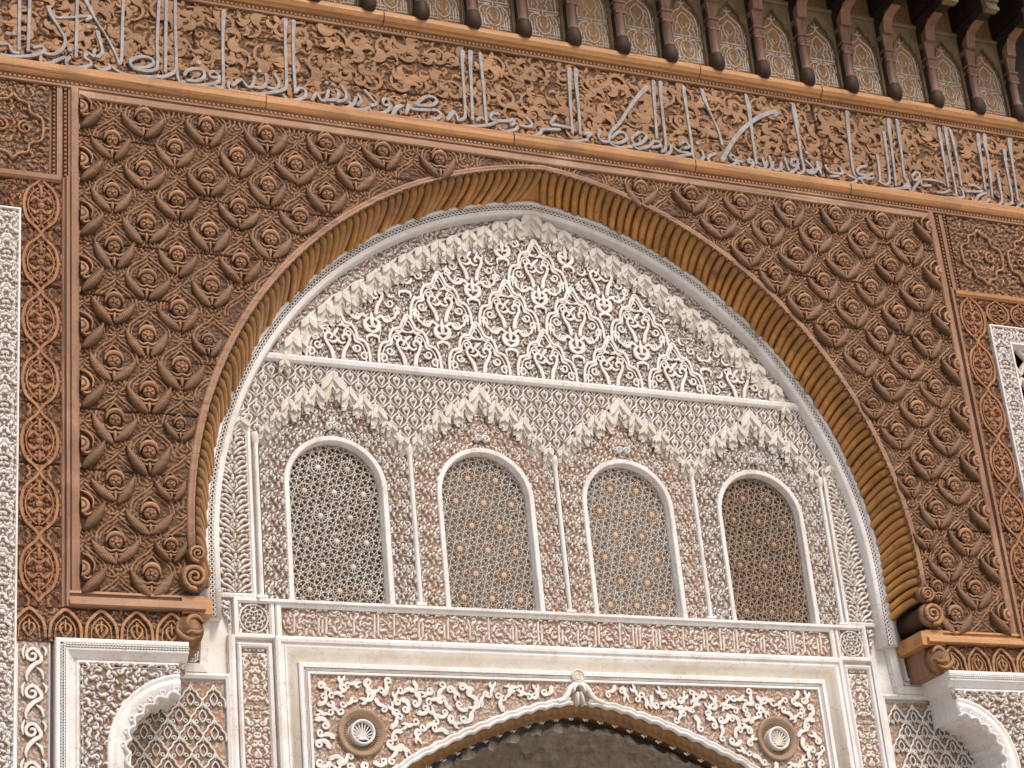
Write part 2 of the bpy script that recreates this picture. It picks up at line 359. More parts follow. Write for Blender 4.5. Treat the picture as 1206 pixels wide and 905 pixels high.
# ------------------------------------------------------------------ the arch of the recess
CA, CB = -.21, .35                                                # centre of the right half circle (mirrored for the left)
def arch(r, zb, n=40):
    th = math.acos(-CA / r); R = [(CA + r * math.cos(a), CB + r * math.sin(a)) for a in np.linspace(0, th, n)]
    R = [(R[0][0], zb)] + R; Lf = [(-x, z) for x, z in R]
    return Lf[:-1] + [(0., CB + r * math.sin(th))] + R[:-1][::-1]
def arch_r(X, Z):
    A = np.abs(X); return np.where(Z > CB, np.hypot(A - CA, Z - CB), A - CA)
D = .24

# ------------------------------------------------------------------ ground and plain masonry
GZ0 = -4.7
g = MB(); g.add([(-300, -300, GZ0), (300, -300, GZ0), (300, 300, GZ0), (-300, 300, GZ0)], [(0, 1, 2, 3)])
o = bpy.data.objects.new('courtyard_floor', g.mesh('courtyard_floor')); COL.objects.link(o); o.data.materials.append(MT['floor']); o['kind'] = 'structure'
wt = thing('facade_wall', 'plain limewashed masonry of the facade behind the carved facing', 'wall', (0, .6, GZ0))
m = MB()
prism(m, [(-6, GZ0), (-2.5, GZ0), (-2.5, -.8), (-2.35, -.245), (-2.3, .3), *[(x, z) for x, z in arch(2.42, .3, 16)[1:-1]], (2.3, .3), (2.35, -.245), (2.5, -.8), (2.5, GZ0), (6, GZ0), (6, 6), (-6, 6)], .045, .55)
part('front_masonry', m.mesh('front_masonry'), 'masonry', wt)
m = MB(); m.box(-6, 6, 2.3, 2.6, GZ0, 6); part('rear_masonry', m.mesh('rear_masonry'), 'masonry', wt)

# ------------------------------------------------------------------ carved wooden spandrels with their bosses
BX, BZ = .1635, .155
BT = Tile(.327, .31, .0027)
def both(P, w, hh, gap=.0035):
    for ox, oz in ((0, 0), (.1635, .155)):
        for s in (-1, 1):
            Q = np.array(P, float) * (s, 1); Q = cr(Q, 4) + (ox, oz); BT.stroke(np.c_[Q, np.full(len(Q), w)], hh=hh, gap=gap, bev=.0035)
for k in range(9):                                                  # fluted shells at either side of each boss
    a_ = math.radians(-62 + 18 * k); both([(.083 + .020 * math.cos(a_), -.030 + .020 * math.sin(a_)), (.083 + .040 * math.cos(a_), -.030 + .040 * math.sin(a_)), (.083 + .066 * math.cos(a_), -.030 + .060 * math.sin(a_))], .0048, .62)
both([(.006, -.128), (.028, -.112), (.034, -.13), (.018, -.146)], .006, .8); both([(.0, .165), (.02, .150), (.05, .155), (.066, .175)], .006, .75)
both([(.004, -.105), (.055, -.098), (.098, -.062)], .006, .8)
both([(.105, .010), (.096, .060), (.058, .098), (.028, .118), (0, .150)], .0060, .8); both([(.088, .012), (.080, .050), (.048, .082), (.022, .100), (0, .122)], .005, .75)
both([(.118, .030), (.128, .062), (.112, .090), (.082, .104)], .0055, .8); both([(.135, .040), (.150, .058), (.150, .080)], .006, .8)
def boss_ground(X, Z):
    h = BT(np.abs(X) - 2.42, Z - 2.41); h = np.where(h < .05, .42 * FLO_S(X, Z), h * .9 + .1 * FLO_S(X, Z))
    for i, zj in enumerate((.30, .605, .92, 1.21, 1.53, 1.83, 2.14, 2.43)):       # joints between the boards
        h = np.where((np.abs(Z - zj - .004 * np.sin(X * 3.1 + zj * 9)) < .0038) & (np.sin(X * 1.7 + i * 2.1) > -.5), -.55, h)
    return h
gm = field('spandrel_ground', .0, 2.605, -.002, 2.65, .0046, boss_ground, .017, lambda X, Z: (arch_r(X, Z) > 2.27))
lf = MB(); LP = cr([(-.110, .044, .003), (-.098, .016, .015), (-.080, -.014, .025), (-.059, -.042, .0285), (-.036, -.068, .0245), (-.014, -.090, .011)], 6)
SEC8 = ((-1, 0, 0), (-.95, .45, .35), (-.7, .8, .7), (-.25, 1, 1), (.25, 1, 1), (.7, .8, .9), (.95, .45, .6), (1, 0, 0))
ribbon(lf, LP, .046, sec=SEC8)
k = len(SEC8)
for i in range(len(lf.v)):                                          # scale rows across the leaf
    x, y, z = lf.v[i]; s = i // k; q = i % k
    if 0 < q < k - 1: lf.v[i] = (x, y * (1 if (s + q) % 2 else .84), z); lf.r[i] *= 1 if (s + q) % 2 else .35
LEAFM = lf.mesh('boss_leaf', True)
rs = MB()                                                           # small rosette: petals round a pierced eye
for i in range(5):
    a_ = PI / 2 + 2 * PI * i / 5; ribbon(rs, cr([(.012 * math.cos(a_), .012 * math.sin(a_), .005), (.022 * math.cos(a_), .022 * math.sin(a_), .0095), (.034 * math.cos(a_ + .25), .034 * math.sin(a_ + .25), .005)], 3), .040)
lathe(rs, [(.040, 0), (.039, .026), (.030, .028), (.0, .026)], 16, axis='y', rel=[0, .4, .25, .1]); lathe(rs, [(.011, .026), (.010, .044), (.004, .046), (0, .036)], 8, axis='y', rel=[0, .9, 1, .0])
ROSEM = rs.mesh('boss_rosette', True)
bd = MB(); ribbon(bd, cr([(-.040, .066, .004), (-.020, .088, .006), (0, .106, .007), (.020, .088, .006), (.040, .066, .004)], 4), .018); CRESTM = bd.mesh('boss_crest'); bd = MB()
ribbon(bd, cr([(-.048, -.010, .004), (-.024, -.028, .009), (0, -.020, .008), (.024, -.028, .009), (.048, -.010, .004)], 3), .034)
ribbon(bd, cr([(0, -.036, .008), (0, -.058, .011), (0, -.084, .004)], 3), .030)
for s in (-1, 1): ribbon(bd, cr([(s * .040, -.036, .004), (s * .018, -.046, .008), (s * .006, -.040, .004)], 3), .030); ribbon(bd, cr([(s * .052, -.002, .003), (s * .060, -.016, .006), (s * .050, -.03, .003)], 3), .026)
BODYM = bd.mesh('boss_body')
hr = MB(); lathe(hr, [(.040, 0), (.039, .030), (.030, .034), (.022, .030), (.012, .040), (0, .040)], 12, axis='y', a0=PI / 2, a1=PI * 1.5, rel=[0, .5, .9, .1, 1, 1]); ribbon(hr, cr([(-.004, .078, .004), (-.035, .062, .007), (-.058, .030, .006), (-.054, -.006, .003)], 4), .024); ribbon(hr, cr([(-.006, -.03, .004), (-.026, -.046, .008), (-.048, -.03, .003)], 3), .03); HALFM = hr.mesh('half_rosette')
cap = MB(); ribbon(cap, cr([(-.043, .022, .004), (-.034, .048, .010), (-.012, .063, .014), (.012, .063, .014), (.034, .048, .010), (.043, .022, .004)], 4), .046)
CAPM = cap.mesh('boss_cap', True)
nb = 0
for sd in (-1, 1):
    side = 'left' if sd < 0 else 'right'
    sp = thing('spandrel_panel', 'carved brown cedar spandrel studded with leafy bosses, %s of the arch crown' % side, 'wooden panel', (sd * 1.9, 0, 0), 'boss-studded cedar spandrels')
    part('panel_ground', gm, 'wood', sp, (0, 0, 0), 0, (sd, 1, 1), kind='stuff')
    for j in range(0, 16):
        off = 2.41 if j % 2 == 0 else 2.565
        for k_ in range(0, 10):
            cx = 2.42 - BX * j; cz = off - .31 * k_
            rr = math.hypot(cx - CA, cz - CB) if cz > CB else cx - CA
            if cz < .04 or rr < 2.30: continue
            small = rr < 2.365                                      # cut down where the arch bites into the pattern
            if small:
                a_ = math.atan2(cz - CB, cx - CA) if cz > CB else 0.; cx, cz, kb = cx + (2.372 - rr) * math.cos(a_), cz + (2.372 - rr) * math.sin(a_), .72
            else: kb = 1.
            if cz > 2.60: continue
            jx, jz = rnd.uniform(-.004, .004), rnd.uniform(-.004, .004)
            b = part('boss', BODYM, 'boss', sp, (sd * cx + jx - .012, -.008, cz + jz - .012), rnd.uniform(-.06, .06), (kb * rnd.uniform(.94, 1.06), rnd.uniform(.62, .9), kb * rnd.uniform(.92, 1.02)))
            sub('leaf', LEAFM, 'boss', b, (rnd.uniform(-.004, .004), 0, rnd.uniform(-.005, .005)), rnd.uniform(-.12, .12), (rnd.uniform(.9, 1.05), rnd.uniform(.7, 1.1), rnd.uniform(.9, 1.05)))
            sub('leaf', LEAFM, 'boss', b, (rnd.uniform(-.004, .004), 0, rnd.uniform(-.005, .005)), rnd.uniform(-.12, .12), (-rnd.uniform(.9, 1.05), rnd.uniform(.7, 1.1), rnd.uniform(.9, 1.05)))
            sub('rosette', ROSEM, 'rose', b, (0, -.006, .018), rnd.uniform(-.4, .4), (rnd.uniform(.72, .86), 1, rnd.uniform(.72, .86))); sub('cap', CAPM, 'rose', b, (0, -.004, 0)); sub('crest', CRESTM, 'boss', b); nb += 1
    for k_ in range(9):                                             # half bosses cut by the upright of the frame
        cz = 2.565 - .31 * k_
        if cz < .03: continue
        b = part('half_boss', LEAFM, 'boss', sp, (sd * 2.598, -.008, cz), rnd.uniform(-.05, .05), (sd * 1.05, 1, 1))
        sub('half_rosette', HALFM, 'rose', b, (0, 0, .02))
    # frame: plain top strip, upright, stepped foot
    fr = MB(); sweep(fr, [(0, 2.645), (sd * 2.6, 2.645)], [(0, .01), (0, -.016), (sd * .006, -.022), (sd * .040, -.022), (sd * .046, -.012), (sd * .060, -.012), (sd * .060, .01)])
    part('top_strip', fr.mesh('top_strip'), 'framewood', sp)
    fr = MB(); sweep(fr, [(sd * 2.6, 2.700), (sd * 2.6, 0)], [(0, .01), (0, -.016), (sd * .006, -.022), (sd * .038, -.022), (sd * .044, -.010), (sd * .052, -.010), (sd * .052, .01)])
    part('upright', fr.mesh('upright'), 'framewoodv', sp)
    fr = MB(); x1 = 2.02
    sweep(fr, [(sd * 2.652, 0), (sd * x1, 0)], [(0, .01), (0, -.022), (sd * .012, -.026), (sd * .016, -.014), (sd * .026, -.014), (sd * .030, -.030), (sd * .044, -.034), (sd * .050, -.046), (sd * .072, -.052), (sd * .078, -.044), (sd * .078, .04)])
    part('foot_moulding', fr.mesh('foot_moulding'), 'amber' if sd > 0 else 'framewood', sp)

# ------------------------------------------------------------------ gadrooned wooden arch
ar = thing('gadrooned_arch', 'amber varnished wooden arch of curved gadroon ribs around the white tympanum', 'arch', (0, .1, .1))
PITCH = .0505
rb = MB(); ns, nc = 12, 7; V = []; rel = []
for i in range(ns + 1):
    t = i / ns; y = -.020 + .180 * t; al = .058 * (t ** 1.7); inw = -.004 + .092 * (t ** .8)
    wd = PITCH * .5 * (1. if i > 1 else (.62 if i == 0 else .9)); bl = .022 * (.25 if i == 0 else .75 if i == 1 else 1)
    for q in range(nc):
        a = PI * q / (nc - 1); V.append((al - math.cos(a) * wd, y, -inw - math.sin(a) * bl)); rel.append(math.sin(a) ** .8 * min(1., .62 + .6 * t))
rb.add(V, [(i * nc + q, i * nc + q + 1, (i + 1) * nc + q + 1, (i + 1) * nc + q) for i in range(ns) for q in range(nc - 1)] + [tuple(range(nc))], rel)
RIBM = rb.mesh('rib', True)
RF = 2.262; thA = math.acos(-CA / RF); L1 = RF * thA; straight = CB - .19
nrib = int((L1 + straight) / PITCH)
for sd in (-1, 1):
    for i in range(nrib + 1):
        s = .022 + i * PITCH                                        # arc length from the crown
        if s < L1:
            a = thA - s / RF; x, z = CA + RF * math.cos(a), CB + RF * math.sin(a)
        else: a = 0; x, z = CA + RF, CB - (s - L1)
        # local +x runs down the right haunch, local -z points inward
        ro = -(a - PI / 2)
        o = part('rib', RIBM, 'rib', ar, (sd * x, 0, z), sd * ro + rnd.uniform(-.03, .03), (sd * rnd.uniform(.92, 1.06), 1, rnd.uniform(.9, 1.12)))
fa = MB(); sweep(fa, arch(RF, .20), [(-.012, .02), (-.002, -.004), (.004, -.020), (.012, -.024), (.018, -.012), (.023, -.016), (.034, -.018), (.040, -.008), (.042, .01)])
part('fascia', fa.mesh('fascia', True), 'framewood', ar)
so_ = MB(); sweep(so_, arch(RF, .18), [(.05, .02), (.0, .012), (-.050, .08), (-.086, .155), (-.090, .172), (-.02, .26)])
part('soffit_board', so_.mesh('soffit_board', True), 'rib', ar)
vo = MB(); ribbon(vo, spiral(0, 0, .058, .006, -PI / 2, 2.1, 30, .013, .008), .03, base=.01); lathe(vo, [(.066, -.02), (.066, .008), (.05, .012), (0, .012)], 22, axis='y', rel=[.2, .4, .4, .3])
VOLM = vo.mesh('volute', True)
vr = MB(); lathe(vr, [(.056, -.25), (.056, 0)], 20, axis='y'); VRM = vr.mesh('volute_roll', True)
for sd in (-1, 1):
    for (x, z, s) in ((2.055, .200, .70), (2.070, .085, 1.05)):
        v = part('volute', VOLM, 'wood', ar, (sd * x, -.026, z), 0, (sd * s, 1, s)); sub('volute_roll', VRM, 'bulb', v, (-.012, .02, 0))

# ------------------------------------------------------------------ carved wooden corbel balls under the arch feet
for sd in (-1, 1):
    cb = thing('corbel_ball', 'round carved wooden corbel under the %s foot of the amber arch' % ('left' if sd < 0 else 'right'), 'corbel', (sd * 2.09, .1, -.235), 'carved corbels at the arch feet')
    m = MB(); m.box(min(sd * 1.985, sd * 2.13), max(sd * 1.985, sd * 2.13), -.03, .235, -.088, -.010); part('abacus', m.mesh('abacus'), 'amber', cb)
    m = MB(); m.box(min(sd * 2.035, sd * 2.16), max(sd * 2.035, sd * 2.16), .032, .235, -.240, -.088); part('block', m.mesh('block'), 'framewoodv', cb)
    m = MB(); V = []; rel = []
    for u in range(13):
        for v in range(20):
            a_, e_ = 2 * PI * v / 20, PI * u / 12; V.append((.078 * math.sin(e_) * math.cos(a_), .07 * math.sin(e_) * math.sin(a_), .080 * math.cos(e_))); rel.append(.55 + .45 * math.cos(a_ * 5) * math.sin(e_))
    m.add(V, [(u * 20 + v, u * 20 + (v + 1) % 20, (u + 1) * 20 + (v + 1) % 20, (u + 1) * 20 + v) for u in range(12) for v in range(20)], rel); part('ball', m.mesh('ball', True), 'scroll', cb, (sd * 2.095, .020, -.160))
    for (P, y, r_) in ((cr([(-.06, .03, .006), (-.035, .055, .012), (.0, .05, .014), (.016, .02, .012), (-.004, -.002, .010), (-.024, .012, .007)], 4), -.030, 0), (cr([(.055, .025, .005), (.062, -.01, .010), (.04, -.04, .014), (.0, -.055, .012), (-.04, -.04, .006)], 4), -.026, 0), (cr([(-.055, -.01, .005), (-.03, -.025, .012), (.0, -.018, .010), (.02, -.03, .005)], 4), -.036, 0)):
        m = MB(); ribbon(m, P, .018, sink=.02); part('leaf_scroll', m.mesh('leaf_scroll', True), 'scroll', cb, (sd * 2.095, y, -.160), 0, (sd, 1, 1))

# ------------------------------------------------------------------ lunette strips, quatrefoil strips, upper side panels
lu = MB(); ribbon(lu, cr([(-.078, -.066), (-.070, .0), (-.04, .040), (0, .068), (.04, .040), (.070, .0), (.078, -.066)], 4), .020, w=.0085, sec=SECF)
ribbon(lu, cr([(-.050, -.066), (-.045, -.01), (-.02, .022), (0, .036), (.02, .022), (.045, -.01), (.050, -.066)], 4), .014, w=.005)
for s in (-1, 1): ribbon(lu, cr([(0, -.060, .004), (s * .022, -.035, .009), (s * .026, -.01, .007), (s * .008, .006, .004)], 4), .016)
ribbon(lu, [(0, -.03, .005), (0, 0, .009), (0, .022, .003)], .018)
LUM = lu.mesh('lunette')
qf = MB()
for s in (-1, 1):
    ribbon(qf, cr([(0, -.165), (s * .020, -.135), (s * .066, -.085), (s * .084, .0), (s * .066, .085), (s * .020, .135), (0, .165)], 4), .014, w=.0085, sec=SECF); ribbon(qf, cr([(s * .012, -.105), (s * .05, -.06), (s * .064, 0), (s * .05, .06), (s * .012, .105)], 4), .011, w=.004, sec=SECF)
    ribbon(qf, cr([(s * .0, -.02, .004), (s * .03, -.045, .013), (s * .052, -.02, .007)], 4), .016); ribbon(qf, cr([(s * .0, .02, .004), (s * .03, .045, .013), (s * .052, .02, .007)], 4), .016)
ribbon(qf, cr([(0, -.11, .004), (0, -.08, .012), (0, -.05, .005)], 4), .016); ribbon(qf, cr([(0, .05, .005), (0, .08, .012), (0, .115, .004)], 4), .016)
lathe(qf, [(.018, 0), (.016, .014), (.0, .02)], 10, axis='y', rel=[.2, 1, 1])
QFM = qf.mesh('quatrefoil_lozenge')
def wood_strip(X, Z):
    h = .8 * FLO(np.abs(np.abs(X) - 2.787), np.abs((Z - .10) % .315 - .1575))
    for zj in (.31, .62, .93, 1.24, 1.55, 1.86): h = np.where(np.abs(Z - zj) < .004, -.5, h)
    return h
STRM = field('strip_ground', 2.680, 2.895, -.080, 2.14, .0055, wood_strip, .018)
TOPM = field('strip_head_ground', 2.895, 3.62, 1.945, 2.14, .0055, lambda X, Z: .8 * FLO(X, Z * 1.1), .018)
LUNG = field('lunette_ground', 2.10, 2.90, -.24, -.076, .0055, lambda X, Z: .75 * FLO_S(X, Z), .014)
def upper_panel(X, Z):
    h = .8 * mirror(FLO, 2.98)(X, Z); 
    return h
UPM = field('upper_panel_ground', 2.745, 3.62, 2.165, 2.70, .0055, upper_panel, .016)
up = MB()
for s in (-1, 1):
    ribbon(up, cr([(0, .19), (s * .03, .155), (s * .075, .14), (s * .085, .09), (s * .14, .065), (s * .15, 0), (s * .14, -.065), (s * .085, -.09), (s * .075, -.14), (s * .03, -.155), (0, -.19)], 3), .020, w=.008)
    ribbon(up, spiral(s * .06, .0, .038, .01, PI / 2, s * 1.3, 18, .008, .006), .018)
UPL = up.mesh('lobed_medallion', True)
def beads(name, pts, dx, w, h, d, y=0.):
    m = MB()
    for (a, b) in pts:
        a, b = Vector(a), Vector(b); L = (b - a).length; n = int(L / dx); t = (b - a) / L; nn = Vector((-t.y, t.x))
        for i in range(n):
            c = a + t * (i + .5) * dx; q = [c + t * u * w / 2 + nn * v * h / 2 for u, v in ((-1, -1), (1, -1), (1, 1), (-1, 1))]
            m.add([(p.x, y, p.y) for p in q] + [(c.x + (p.x - c.x) * .6, y - d, c.y + (p.y - c.y) * .6) for p in q], [(4, 5, 6, 7), (0, 1, 5, 4), (1, 2, 6, 5), (2, 3, 7, 6), (3, 0, 4, 7)], [.2] * 4 + [1] * 4)
    return m.mesh(name)
for sd in (-1, 1):
    side = 'left' if sd < 0 else 'right'; S_ = (sd, 1, 1)
    t = thing('quatrefoil_strip', 'dark carved cedar strip of quatrefoil lozenges at the %s side of the spandrel' % side, 'wooden panel', (sd * 2.79, 0, -.08), 'quatrefoil cedar strips')
    part('strip_ground', STRM, 'woodv', t, sc=S_, kind='stuff'); part('head_ground', TOPM, 'woodv', t, sc=S_, kind='stuff')
    for i in range(7): part('lozenge', QFM, 'woodv', t, (sd * 2.787, -.004, .10 + i * .315), 0, (1, 1, .95))
    if sd > 0:
        for i in range(3): part('lozenge', QFM, 'woodv', t, (sd * (2.98 + i * .18), -.004, 2.043), 0, (.95, 1, .52))
    m = MB(); sweep(m, [(sd * 2.652, -.078), (sd * 2.652, 2.165)], [(0, .02), (0, -.034), (-sd * .014, -.038), (-sd * .020, -.018), (-sd * .030, -.018), (-sd * .036, -.006), (-sd * .036, .02)])
    part('upright_frame', m.mesh('upright_frame'), 'framewoodv', t)
    m = MB(); sweep(m, [(sd * 2.690, 2.130), (sd * 3.65, 2.130)], [(0, .02), (0, -.018), (sd * .012, -.030), (sd * .034, -.034), (sd * .040, -.02), (sd * .040, .02)])
    part('head_frame', m.mesh('head_frame'), 'amber' if sd > 0 else 'framewood', t)
    t = thing('lunette_strip', 'row of small pointed lunettes carved in brown wood, below the %s spandrel' % side, 'wooden panel', (sd * 2.5, 0, -.24), 'lunette strips')
    part('strip_ground', LUNG, 'wood', t, sc=S_, kind='stuff')
    for i in range(5): part('lunette', LUM, 'wood', t, (sd * (2.83 - i * .163), -.004, -.160), rnd.uniform(-.02, .02), (.93, 1, 1))
    t = thing('upper_side_panel', 'densely carved cedar panel with lobed medallion beside the beaded strip, upper %s' % side, 'wooden panel', (sd * 2.95, 0, 2.165), 'upper side panels')
    part('panel_ground', UPM, 'wood', t, sc=S_, kind='stuff')
    for x in ((2.93,) if sd < 0 else (2.95, 3.30)): part('medallion', UPL, 'wood', t, (sd * x, -.006, 2.425))
    part('bead_row', beads('bead_row', [((2.668, 2.17), (2.668, 2.70)), ((2.725, 2.17), (2.725, 2.70))], .024, .016, .016, .012), 'woodv', t, (0, -.004, 0), 0, S_, kind='stuff')
    m = MB(); m.box(2.684, 2.710, -.014, .01, 2.168, 2.70); m.box(2.655, 2.745, .006, .02, 2.168, 2.70); part('fillet', m.mesh('fillet'), 'framewoodv', t, sc=S_)

# ------------------------------------------------------------------ inscription frieze
fz = thing('inscription_frieze', 'long carved wooden frieze with silver painted Arabic lettering over scrolling leaves', 'frieze', (0, 0, 2.70))
def frieze_ground(X, Z):
    h = .75 * SCR(X, Z) + .2 * FLO_S(X, Z)
    for zj, a in ((2.99, .0), (3.20, 1.)): h = np.where(np.abs(Z - zj - .006 * np.sin(X * 2 + a)) < .0032, -.5, h)
    for xj, sl in ((-1.985, .00), (1.90, -.03)): h = np.where(np.abs(X - xj - sl * (Z - 3.1)) < .0065, -1.6, h)
    return h
part('frieze_ground', field('frieze_ground', -3.2, 3.65, 2.805, 3.365, .0052, frieze_ground, .016), 'frieze', fz, kind='stuff')
LB = (-3.3, -.905, 1.105, 1.955, 3.75)
for q, (x0, x1) in enumerate(zip(LB[:-1], LB[1:])):
    dz = rnd.uniform(-.003, .003); m = MB(); sweep(m, [(x0 + .003, 3.4 + dz), (x1 - .003, 3.4 - dz)], [(o_, y_ + dz if y_ < 0 else y_) for o_, y_ in [(-.002, .02), (-.002, -.030), (.008, -.036), (.016, -.050), (.040, -.062), (.066, -.060), (.078, -.050), (.084, .03)]]); part('ledge_board', m.mesh('ledge_board'), 'amber', fz)
LB = (-3.3, -1.61, -.17, .985, 2.05, 3.75)
for q, (x0, x1) in enumerate(zip(LB[:-1], LB[1:])):
    dz = rnd.uniform(-.003, .003); m = MB(); sweep(m, [(x0 + .003, 2.745 + dz), (x1 - .003, 2.745 - dz)], [(o_, y_ + dz if y_ < 0 else y_) for o_, y_ in [(-.006, .02), (-.006, -.026), (.004, -.034), (.022, -.044), (.056, -.046), (.070, -.036), (.072, .02)]]); part('ledge_board', m.mesh('ledge_board'), 'amber', fz)
m = MB(); sweep(m, [(-3.3, 3.36), (3.75, 3.36)], [(-.004, .012), (-.004, -.022), (.006, -.026), (.010, -.012), (.034, -.012), (.040, -.02)]); sweep(m, [(-3.3, 2.703), (3.75, 2.703)], [(-.004, .012), (-.004, -.022), (.006, -.024), (.009, -.012), (.030, -.012), (.037, -.02)]); part('fillet', m.mesh('fillet'), 'framewood', fz)
part('bead_row', beads('bead_row', [((-3.2, 3.382), (3.65, 3.382))], .024, .017, .018, .010, -.012), 'wood', fz, kind='stuff'); part('bead_row', beads('bead_row', [((-3.2, 2.722), (3.65, 2.722))], .024, .018, .016, .010, -.012), 'wood', fz, kind='stuff')
SCV = []
for v in range(6):
    r = random.Random(40 + v); m = MB(); tn = r.choice((-1, 1))
    ribbon(m, spiral(0, 0, .086, .022, r.uniform(0, 6), tn * r.uniform(.9, 1.3), 26, .009, .020), .010, sec=SECF)
    for q in range(r.choice((4, 5))):
        a = r.uniform(0, 2 * PI); s = r.uniform(.8, 1.35); mi = r.choice((-1, 1)); d = r.uniform(.055, .10)
        P = cr([(-.048, -.012, .004), (-.022, .010, .015), (.008, .010, .024), (.030, -.010, .018), (.034, -.034, .007)], 4)
        ribbon(m, rot2(P, a, d * math.cos(a), d * math.sin(a), s, mi), .011 + .001 * q, sec=SECF)
    lathe(m, [(.017, 0), (.017, .012), (.009, .017), (0, .017)], 10, axis='y', rel=[.1, .8, 1, 1]); SCV.append(m.mesh('leaf_scroll'))
x = -3.1; q = 0
while x < 3.6:                                                      # three staggered rows of scrolls
    for zz, dx in ((3.255, 0), (3.06, .085), (2.91, .02)):
        part('leaf_scroll', SCV[rnd.randrange(6)], 'scroll', fz, (x + dx + rnd.uniform(-.03, .03), -.007, zz + rnd.uniform(-.02, .02)), rnd.uniform(0, 6.28), ((.72 if zz < 3 else .88) * rnd.uniform(.85, 1.05),) * 3)
    x += .158
